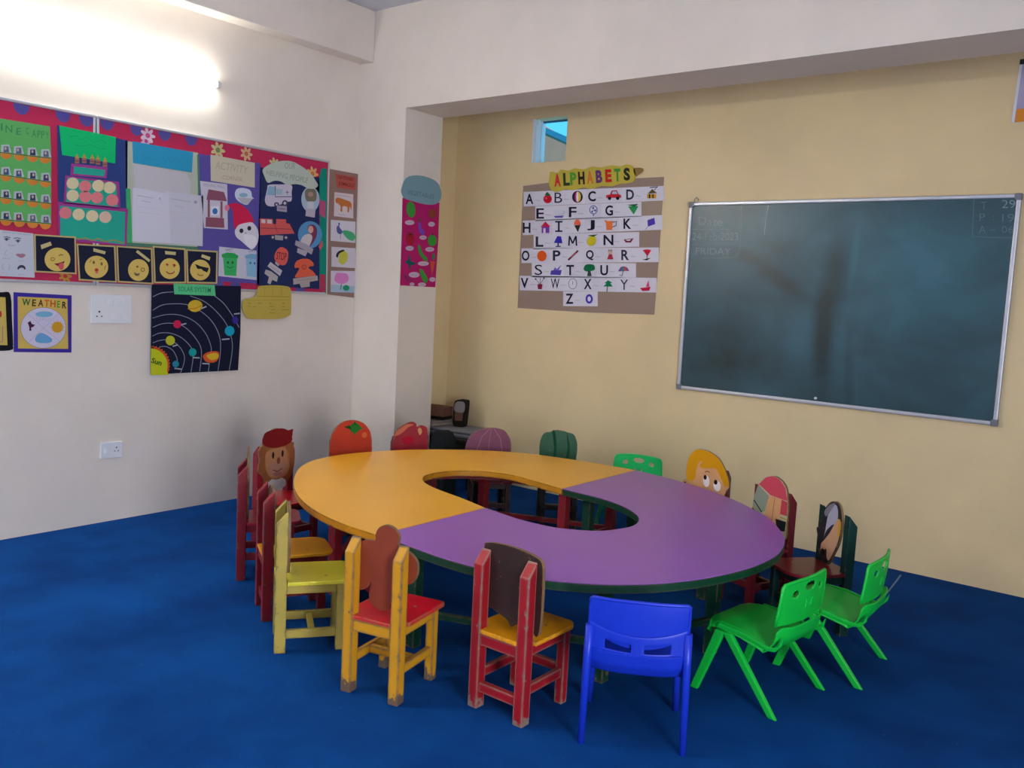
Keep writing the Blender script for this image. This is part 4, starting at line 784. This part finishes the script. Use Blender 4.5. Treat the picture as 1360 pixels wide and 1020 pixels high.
# --- pictures
def flipx(o): return [(-x, z) for x, z in o]
def bear_plate(r):   # seen from behind: bear shape in bare reddish brown wood
    back_plate(r, flipx([(x-(.02 if z > .6 else .012), .325+(z-.325)*.885) for x, z in [(-.082, .395), (-.05, .40), (-.022, .435), (-.03, .385), (-.022, .345), (.012, .325), (.05, .33), (.068, .365), (.075, .42), (.09, .47), (.115, .455), (.15, .465), (.172, .51), (.168, .56), (.135, .592), (.098, .605), (.098, .65), (.075, .68), (.04, .688), (.01, .67), (-.003, .64), (-.005, .615), (-.05, .608), (-.08, .585), (-.095, .54), (-.098, .45)]]),
        '8a3a24', 'a0522d', [E(-.02, .45, .035, .06, 'c8946a'), E(-.03, .595, .018, .014, 'c8946a'), E(-.04, .615, .005, .006, '1e1612'), E(-.015, .615, .005, .006, '1e1612')], thick=.014)
def dark_plate(r):
    back_plate(r, flipx([(-.118, .58), (-.105, .605), (-.04, .614), (.04, .613), (.11, .602), (.142, .585), (.148, .53), (.15, .43), (.146, .345), (.135, .322), (.120, .335), (.115, .355), (.085, .352), (.055, .352), (.038, .335), (.022, .328), (.010, .340), (-.005, .352), (-.04, .362), (-.075, .372), (-.11, .378), (-.12, .41)]),
        '33221e', 'c86a3c', [E(.03, .52, .03, .035, 'f0e6d8'), E(-.05, .52, .03, .035, 'f0e6d8'), E(.03, .515, .012, .014, '1c1814'), E(-.05, .515, .012, .014, '1c1814')], thick=.016, n=3)
def pale_plate(r):
    back_plate(r, [(-.07, .32), (-.10, .38), (-.11, .48), (-.09, .57), (-.04, .595), (.04, .595), (.09, .57), (.11, .48), (.10, .38), (.07, .32)], 'a08a4a', '7a4a3c', [E(.03, .5, .02, .03, 'e8d8c0'), E(-.03, .5, .02, .03, 'e8d8c0')])
def brown_plate(r):
    back_plate(r, [(-.07, .33), (-.11, .40), (-.105, .50), (-.08, .56), (-.03, .585), (.03, .585), (.08, .56), (.105, .50), (.11, .40), (.07, .33)], '5c3a30', '8a4a40', [E(0, .46, .05, .05, 'c89a80')])
def white_plate(r):
    back_plate(r, [(-.08, .31), (-.10, .37), (-.095, .45), (-.11, .52), (-.08, .585), (-.03, .64), (.0, .665), (.03, .64), (.08, .585), (.11, .52), (.095, .45), (.10, .37), (.08, .31)], '4a3c34', 'cfc8c0', [E(0, .52, .06, .05, 'e8e2dc'), E(.025, .53, .01, .012, '1c1c1c'), E(-.025, .53, .01, .012, '1c1c1c'), E(0, .40, .06, .03, '26221f')])
def cap_plate(r):
    back_plate(r, [(-.05, .33), (-.08, .345), (-.09, .40), (-.125, .44), (-.12, .50), (-.125, .56), (-.09, .605), (-.085, .65), (-.05, .665), (-.01, .678), (.05, .665), (.085, .65), (.095, .60), (.12, .545), (.122, .47), (.11, .41), (.075, .36), (.05, .33)], '6a3a24', '8c5230',
        [S([(-.05, .33), (.05, .33), (.06, .37), (0, .395), (-.06, .37)], 'c4cccc'), E(.0, .485, .086, .105, 'a06a3c', 0, 30), S([(-.08, .54), (-.02, .56), (.05, .56), (.07, .50), (.085, .44), (.05, .395), (-.03, .395), (-.07, .44)], 'ad7a58'), E(0, .445, .055, .045, 'a87c6a'),
         E(-.03, .525, .008, .020, '2a1812'), E(.035, .528, .008, .020, '2a1812'), E(.008, .49, .012, .02, '7a4030'), Ln([(-.03, .44), (0, .428), (.035, .44)], .005, '5c2c20'), E(0, .415, .028, .012, '96685c'),
         S([(-.105, .60), (-.09, .655), (-.04, .672), (.03, .675), (.08, .65), (.10, .60), (.05, .572), (-.04, .568)], '74141a'), P([(.06, .66), (.105, .665), (.10, .62)], '74141a')])
def tomato_plate(r):
    back_plate(r, [(-.11, .34), (-.135, .42), (-.138, .52), (-.12, .60), (-.07, .655), (0, .672), (.07, .655), (.12, .60), (.138, .52), (.135, .42), (.11, .34)], '8a3020', 'c03418',
        [E(.02, .622, .036, .030, '2a7a2c'), P([(-.05, .632), (-.015, .64), (0, .615), (-.03, .620)], '1e4a1e'), P([(.04, .64), (.075, .618), (.045, .607)], '2a7a2c'), P([(.005, .6), (.02, .575), (.035, .6)], '2a7a2c'), P([(.01, .645), (.02, .668), (.03, .645)], '1e5a22'), E(.085, .575, .018, .018, 'd8683c')])
def rose_plate(r):
    back_plate(r, [(-.10, .34), (-.115, .42), (-.12, .50), (-.105, .56), (-.06, .60), (0, .625), (.03, .615), (.04, .59), (.07, .60), (.11, .58), (.115, .50), (.12, .42), (.10, .34)], '8a2a2a', 'a8182c',
        [S([(-.115, .53), (-.09, .57), (-.03, .608), (.015, .605), (-.02, .588), (-.07, .545)], 'd8785a'), S([(.045, .57), (.06, .585), (.075, .56), (.06, .535)], 'd8a070'), E(-.02, .5, .04, .03, 'c01c34')])
def onion_plate(r):
    back_plate(r, [(-.12, .34), (-.152, .42), (-.155, .49), (-.125, .56), (-.065, .60), (0, .611), (.055, .608), (.108, .588), (.145, .53), (.15, .45), (.12, .34)], '6a2a3a', '7d3a58',
        [Ln([(0, .605), (-.05, .55), (-.08, .46), (-.07, .36)], .004, 'b47a98'), Ln([(.01, .605), (.0, .5), (0, .36)], .004, 'a86a8c'), Ln([(.03, .605), (.075, .54), (.09, .46), (.08, .36)], .004, 'b47a98')])
def pepper_plate(r):
    back_plate(r, [(-.10, .34), (-.125, .43), (-.128, .52), (-.105, .585), (-.06, .60), (-.03, .612), (.02, .61), (.055, .60), (.10, .585), (.125, .52), (.122, .43), (.10, .34)], '5a3a30', '1c5a3c',
        [S([(-.05, .6), (-.03, .50), (-.035, .40), (-.02, .38), (-.015, .5), (-.03, .6)], '174f35'), S([(.05, .59), (.06, .50), (.05, .40), (.065, .4), (.075, .5)], '174f35')])
def boy_plate(r):
    back_plate(r, [(-.115, .33), (-.12, .42), (-.14, .455), (-.145, .485), (-.12, .50), (-.125, .57), (-.115, .63), (-.075, .675), (-.02, .68), (.03, .665), (.07, .64), (.10, .60), (.125, .55), (.14, .50), (.125, .47), (.10, .40), (.07, .33)], '5c2c1c', 'd09a6a',
        [S([(-.122, .50), (-.128, .56), (-.115, .63), (-.075, .673), (-.02, .678), (.03, .663), (.07, .638), (.10, .60), (.125, .55), (.136, .505), (.115, .495), (.09, .53), (.06, .575), (.04, .585), (-.01, .575), (-.045, .58), (-.04, .60), (-.03, .615), (-.055, .60), (-.065, .56), (-.07, .51), (-.09, .49)], 'd0930e'),
         E(.0, .505, .020, .034, 'e8dce0', .15), E(.068, .488, .022, .030, 'e8dce0', .15), E(-.008, .525, .010, .014, '20181c'), E(.058, .508, .011, .014, '20181c'), Ln([(-.012, .555), (.002, .562), (.018, .557)], .004, '4c2c18'), E(-.13, .475, .006, .006, '6a4020'),
         Ln([(.02, .44), (.045, .432), (.06, .442)], .004, '8a5030'), Ln([(.0, .39), (.035, .378), (.07, .39)], .004, '8a3a2c')])
def train_plate(r):
    back_plate(r, [(-.115, .34), (-.12, .45), (-.105, .54), (-.06, .62), (0, .65), (.05, .645), (.095, .61), (.115, .53), (.118, .43), (.10, .34)], '4c1a1c', 'c2b890',
        [P([(-.085, .59), (-.04, .635), (.0, .65), (.05, .643), (.092, .608), (.112, .545), (.0, .55)], 'cc4a5c'), P([(-.115, .42), (-.115, .50), (-.09, .585), (-.01, .545), (-.03, .46)], '8c9484'), P([(-.118, .38), (-.118, .46), (-.045, .42), (-.05, .38)], '2c3040'), Ln([(-.11, .50), (-.05, .45)], .007, '2c2820'), Ln([(-.115, .47), (-.05, .42)], .006, 'b89a4c'),
         P([(-.01, .545), (.075, .548), (.07, .40), (-.035, .40)], 'd8a070'), Ln([(.03, .545), (.02, .41)], .003, '6c4a3c'), P([(.075, .545), (.113, .54), (.117, .47), (.072, .47)], 'c04050'), Ln([(.075, .455), (.115, .452)], .006, 'b89a4c'), P([(.045, .44), (.115, .44), (.112, .39), (.06, .38)], '20202a'), P([(-.02, .395), (.04, .39), (.06, .35), (.01, .35)], 'c2b09a')])
def penguin_plate(r):
    o = back_plate(r, [(-.02, .305), (-.06, .32), (-.085, .37), (-.10, .42), (-.115, .46), (-.09, .475), (-.08, .53), (-.04, .60), (.01, .63), (.055, .62), (.08, .57), (.085, .50), (.07, .43), (.04, .37), (.02, .33), (.0, .305)], '3a2c2a', '26262c',
        [S([(-.01, .60), (.03, .615), (.05, .58), (.045, .53), (.01, .51), (-.03, .47), (-.05, .42), (-.045, .44), (-.03, .54)], 'b8b4c8'), S([(.05, .55), (.075, .53), (.07, .45), (.04, .38), (.01, .33), (-.01, .34), (-.02, .38), (-.06, .35), (-.065, .39), (-.04, .42), (0, .47)], 'd0a080'), S([(.06, .55), (.078, .54), (.078, .48), (.06, .47)], 'd8a040'),
         E(-.045, .355, .018, .018, '1c1a1e'), S([(-.06, .56), (-.02, .605), (.02, .622), (.0, .59), (-.04, .54)], '8a8490')])
    o.scale = (1, 1, .95); o.location.z = .015
# --- placing them
wooden_chair(-1.83, 2.345, 0.0, 'red wooden chair with orange seat and dark brown back, before the purple table half', '9a1420', 'e89c14', dark_plate, wear='8a7468', amount=.75)
wooden_chair(-2.25, 2.13, .22, 'worn yellow wooden chair with a red seat and a brown bear-shaped back', 'd0941a', 'd0162c', bear_plate, wear='6a5648', amount=1.25, rear_rail=False, cross=True, rf=.02)
wooden_chair(-2.912, 2.203, -.62, 'pale yellow wooden chair seen from its side, with a light yellow seat', 'b8a248', 'e6da40', pale_plate, wear='7c6c3a', amount=.4, rear_rail=False, cross=True, zs=.075, rf=.04)
wooden_chair(-3.235, 2.36, -.50, 'dark red wooden chair with an orange yellow seat, half hidden behind the pale yellow chair', '8c1626', 'e8a01c', brown_plate, amount=.35, rf=.06)
wooden_chair(-3.765, 2.605, -.60, 'dark red wooden chair seen edge-on, farthest left, with a white-faced back', '861424', 'a01c30', white_plate, amount=.3)
cp = lambda x, y: math.atan2(-(TC[0]-x), TC[1]-y)
wooden_chair(-4.11, 3.065, -1.57, 'dark red wooden chair with a brown face in a red cap on its back', '861424', 'b81826', cap_plate, amount=.3)
wooden_chair(-4.14, 3.67, -1.95, 'chair with a round red tomato back and green stalk, in front of the pillar', '7a3a30', 'b02030', tomato_plate)
wooden_chair(-4.10, 4.17, -2.1, 'chair with a low scarlet flower-shaped back, beside the dark desk', '861424', 'b02030', rose_plate, H=.53)
wooden_chair(-3.68, 4.50, -2.3, 'chair with a rounded purple onion back', '3a1a20', '7a1424', onion_plate, H=.53)
wooden_chair(-3.325, 4.82, -2.45, 'chair with a dark green capsicum back, against the yellow wall', '241a1c', '8a1424', pepper_plate, H=.53)
wooden_chair(-2.10, 4.60, 3.14, 'chair with a painted blond cartoon face on its back, by the wall', '5e1420', 'b02030', boy_plate, amount=.2)
wooden_chair(-1.60, 4.335, 2.76, 'dark red chair with a pink and beige painted van back', '6a1420', '8a1c2c', train_plate, amount=.2)
wooden_chair(-1.225, 4.17, 2.45, 'dark green wooden chair with a penguin cut-out back and a dark red seat', '0c3a36', '7a1a26', penguin_plate, amount=.2, rf=.09, H=.57)
wooden_chair(-1.80, .575, 1.57, 'red wooden chair cut off by the bottom left corner of the view', '9a2420', 'a01c30', brown_plate, amount=.4)

# ================================================================== PLASTIC CHAIRS
def grid_mesh(name, fn, nu, nv, m, parent, thick, hole=None, pin=None):
    vs = []; fs = []
    for j in range(nv+1):
        for i in range(nu+1):
            u, v = i/nu, j/nv
            if pin: u, v = pin(u, v)
            vs.append(fn(u, v))
    for j in range(nv):
        for i in range(nu):
            if hole and hole((i+.5)/nu, (j+.5)/nv): continue
            a = j*(nu+1)+i; fs.append((a, a+1, a+nu+2, a+nu+1))
    me = bpy.data.meshes.new(name); me.from_pydata(vs, [], fs); me.materials.append(m)
    me.polygons.foreach_set('use_smooth', [True]*len(fs)); 
    bm = bmesh.new(); bm.from_mesh(me); bmesh.ops.delete(bm, geom=[v for v in bm.verts if not v.link_faces], context='VERTS'); bm.to_mesh(me); bm.free(); me.update()
    o = bpy.data.objects.new(name, me); C.objects.link(o); o.parent = parent
    sd = o.modifiers.new('thickness', 'SOLIDIFY'); sd.thickness = thick; sd.offset = 0
    bv = o.modifiers.new('bevel', 'BEVEL'); bv.width = thick*.3; bv.segments = 2; bv.limit_method = 'ANGLE'; bv.angle_limit = .7
    return o
def lerp_path(pts, t):
    x = t*(len(pts)-1); i = min(int(x), len(pts)-2); f = x-i
    return tuple(pts[i][k]*(1-f)+pts[i+1][k]*f for k in range(len(pts[0])))
def plastic_chair(rx, ry, yaw, label, col, foot=.195, leg='flat', hgt=.505, ws=1.17):
    c, s = math.cos(yaw), math.sin(yaw); flat = leg == 'flat'
    r = empty('plastic_chair', (rx-s*.17, ry+c*.17, 0), yaw); tag(r, label, 'chair', 'small chairs around the ring table')
    m = mat('moulded_plastic', col, .38, .4, noise=.04, nscale=8, bump=.05, bscale=90)
    PR = [(.160, .240, .125), (.172, .256, .137), (.158, .274, .143), (.09, .280, .147), (0, .272, .150), (-.07, .256, .150), (-.115, .245, .150), (-.150, .256, .150), (-.174, .290, .150), (-.184, .336, .150)]
    def seat(u, v):
        y, z, w = lerp_path(PR, v); k = 2*u-1; a = abs(k)
        z2 = z-.004*(1-k*k)-.020*max(0, (a-.90)/.10)**1.5
        y2 = y+(.034*k**4*min(1, (-y-.09)/.06) if y < -.09 else (-.026*max(0, a-.6)/.4 if y > .14 else 0))
        return (k*w*ws, y2, z2)
    grid_mesh('seat', seat, 28, 36, m, r, .006)
    def back(u, v):
        k = 2*u-1; a = abs(k); zt = hgt-(.010*a**3 if flat else .003*a)
        zb = .335+.004*a if flat else .345+.052*k*k
        z = zb+(zt-zb)*v; w = (.152-.010*v*v if flat else .150)*ws
        return (k*w, -.168+.024*k*k-.014*math.sin(v*PI/2), z)
    def hole(u, v):
        if not flat: return False
        for cx, cz, a, b in ((.5, .80, .115, .10), (.22, .70, .058, .085), (.78, .70, .058, .085)):
            if ((u-cx)/a)**2+((v-cz)/b)**2 < 1: return True
        for cx in (.44, .56):
            if abs(u-cx) < .016 and abs(v-.40) < .09: return True
        return False
    grid_mesh('backrest', back, 60, 44, m, r, .007, hole)
    b = MB(); pth = [back(0, v) for v in (0, .25, .5, .75, .93)]+[back(u, .99) for u in [.02+.96*i/12 for i in range(13)]]+[back(1, v) for v in (.93, .75, .5, .25, 0)]
    b.tube(pth, .0065, m, n=8); b.build('rolled_rim', r)
    if not flat:
        def band(u, v):
            k = 2*u-1; return (k*.15*ws, -.182+.030*k*k, .318+.075*v+.03*k*k*v)
        grid_mesh('lower_band', band, 30, 8, m, r, .005, lambda u, v: .2 < v < .6 and (.16 < u < .44 or .56 < u < .84))
    ay = .065
    for sx in (-1, 1):
        for ft in (1, -1):
            fy = .165 if ft > 0 else -.172; bb = MB()
            if flat:
                X = .148*ws
                rings = []
                for t in [i/6 for i in range(7)]:
                    y = ay+ft*.014+(fy-ay-ft*.014)*t; x = X+(foot-X)*t; z = .256*(1-t); w = .021-.004*t; tt = .011-.002*t
                    rings.append([(sx*x+tt*sx, y-w, z), (sx*x+tt*sx, y+w, z), (sx*x-tt*sx, y+w, z), (sx*x-tt*sx, y-w, z)])
                k_ = bb.midx(m)
                for q in rings: bb.v += q
                for n_ in range(6):
                    for e in range(4): bb.f.append((n_*4+e, n_*4+(e+1) % 4, n_*4+4+(e+1) % 4, n_*4+4+e)); bb.mi.append(k_); bb.sm.append(False)
                bb.f.append((0, 1, 2, 3)); bb.mi.append(k_); bb.sm.append(False); bb.f.append((24, 25, 26, 27)); bb.mi.append(k_); bb.sm.append(False)
                bb.build('leg', r, bevel=.005)
            else:
                if ft > 0: pth = [(.135*ws*sx, .10, .262), (.142*ws*sx, .125, .16), (.148*ws*sx, .148, .0)]
                else: pth = [(.149*ws*sx, -.150, .41), (.152*ws*sx, -.158, .30), (foot*sx, fy, .0)]
                bb.tube(pth, .0155, m, n=14, r2=.012); bb.build('leg', r)
        if flat:
            X = .147*ws
            bb = MB(); bb.prism([(.10, .262), (.02, .262), (-.08, .248), (-.118, .238), (-.150, .243), (-.172, .27), (-.176, .30), (-.160, .27), (-.14, .256), (-.11, .256), (-.07, .262), (0, .278), (.09, .282)], sx*X-.006, sx*X+.006, m, axis='x'); bb.build('side_flange', r, bevel=.003)
    return r
plastic_chair(-1.355, 2.497, .52, 'blue plastic chair seen from behind, in front of the purple table half', '1836c4', foot=.170, leg='round', hgt=.512, ws=1.09)
plastic_chair(-1.055, 3.235, 1.45, 'bright green plastic chair with two eye holes in its back, nearest the blue chair', '10c040', foot=.195)
plastic_chair(-.925, 3.74, 1.60, 'bright green plastic chair behind the other one, nearest the right side of the wall', '10c040', foot=.198)
plastic_chair(-2.76, 4.93, cp(-2.76, 4.93)+.15, 'bright green plastic chair on the far side, between the capsicum and blond-face chairs', '14c868', foot=.185, ws=1.05)

# ================================================================== DARK DESK AND CLUTTER IN THE ALCOVE
DM = painted_wood('1c1614', '3a2c22', .3)
d = empty('low_desk', (-4.50, 5.14, 0)); tag(d, 'low dark wooden desk tucked into the corner behind the pillar', 'desk')
b = MB(); b.box(-.36, .30, -.19, .24, .36, .385, DM); b.build('desk_top', d, bevel=.004)
for x in (-.33, .27):
    for y in (-.16, .21):
        b = MB(); b.box(x-.022, x+.022, y-.022, y+.022, 0, .36, DM); b.build('leg', d, bevel=.003)
for y in (-.16, .21):
    b = MB(); b.box(-.308, .248, y-.01, y+.01, .24, .358, DM); b.build('side_board', d)
def stack(nm, label, cat, cx, cy, z, w, l, h, n, cols, rz):
    r = empty(nm, (cx, cy, z), rz); tag(r, label, cat)
    for i in range(n):
        b = MB(); j = (random.random()-.5)*.02
        b.prism([(-w/2+j, -l/2), (w/2+j*.4, -l/2+j), (w/2+j, l/2), (-w/2, l/2+j)], h*i/n, h*(i+.92)/n, mat('card', cols[i % len(cols)], .7)); b.build('sheet_bundle', r, bevel=.002)
    return r
stack('paper_pile', 'pile of grey newspapers on the low dark desk', 'paper pile', -4.48, 5.16, .3855, .42, .30, .05, 4, ['6a6a72', '8a8a90', '54545c', '84848c'], .12)
stack('folder_stack', 'brown and pale folders on the low desk, against the pillar', 'folder stack', -4.74, 5.13, .4365, .16, .22, .04, 2, ['a89c94', '8c8484'], -.1)
bx_ = empty('cardboard_box', (-4.76, 5.16, .478), .15); tag(bx_, 'small brown box with a black base, on the folders beside the pillar', 'box')
b = MB(); b.box(-.11, .10, -.07, .07, 0, .025, mat('black_card', '14110f', .6)); b.build('base', bx_)
b = MB(); b.box(-.11, .10, -.07, .07, .0255, .10, mat('brown_card', '7a5244', .75, noise=.1, nscale=12)); b.build('body', bx_, bevel=.004)
bg_ = empty('wall_bracket_bag', (-4.545, 5.20, .4365), .2); bg_.name = 'upright_bag'; tag(bg_, 'upright pale and brown bag with a dark rim standing on the desk in the alcove', 'bag')
ol = spline([(-.045, 0), (.04, 0), (.055, .08), (.062, .2), (.04, .215), (-.02, .212), (-.05, .18), (-.055, .08)], 4)
b = MB(); b.prism(ol, -.03, .03, mat('dark_fabric', '1a1210', .8), axis='y'); b.build('body', bg_, bevel=.008)
b = MB(); b.prism(spline([(-.035, .12), (.045, .12), (.048, .195), (-.015, .2), (-.04, .17)], 4), -.036, -.0302, mat('pale_fabric', '8a7c7c', .8), axis='y'); b.build('pale_panel', bg_)
b = MB(); b.prism([(-.03, .045), (.035, .05), (.04, .115), (-.035, .115)], -.036, -.0302, mat('brown_fabric', '6a4a38', .8), axis='y'); b.build('brown_panel', bg_)
sb = empty('school_bag', (-4.29, 4.73, 0), -.5); tag(sb, 'dark school bag with a rounded top on the floor by the desk', 'bag')
b = MB(); b.prism(spline([(-.13, 0), (.13, 0), (.15, .2), (.14, .38), (.08, .46), (0, .48), (-.08, .46), (-.14, .38), (-.15, .2)], 4), -.06, .06, mat('black_cloth', '10171a', .8, bump=.3), axis='y'); b.build('body', sb, bevel=.02)
b = MB(); b.prism(spline([(-.1, .04), (.1, .04), (.11, .2), (0, .26), (-.11, .2)], 4), -.085, -.0602, mat('black_cloth2', '161e22', .8, bump=.3), axis='y'); b.build('front_pocket', sb, bevel=.008)
# join in the carpet, lifted a little, running out from the back wall
b = MB(); b.prism([(-1.205, 5.30), (-1.196, 5.30), (-1.150, 4.70), (-1.156, 4.70)], 0.0, .0015, mat('frayed_backing', '7f93ad', .9)); tag(b.build('carpet_seam'), 'pale frayed line of a carpet join near the wall, behind the green chairs', 'carpet seam')
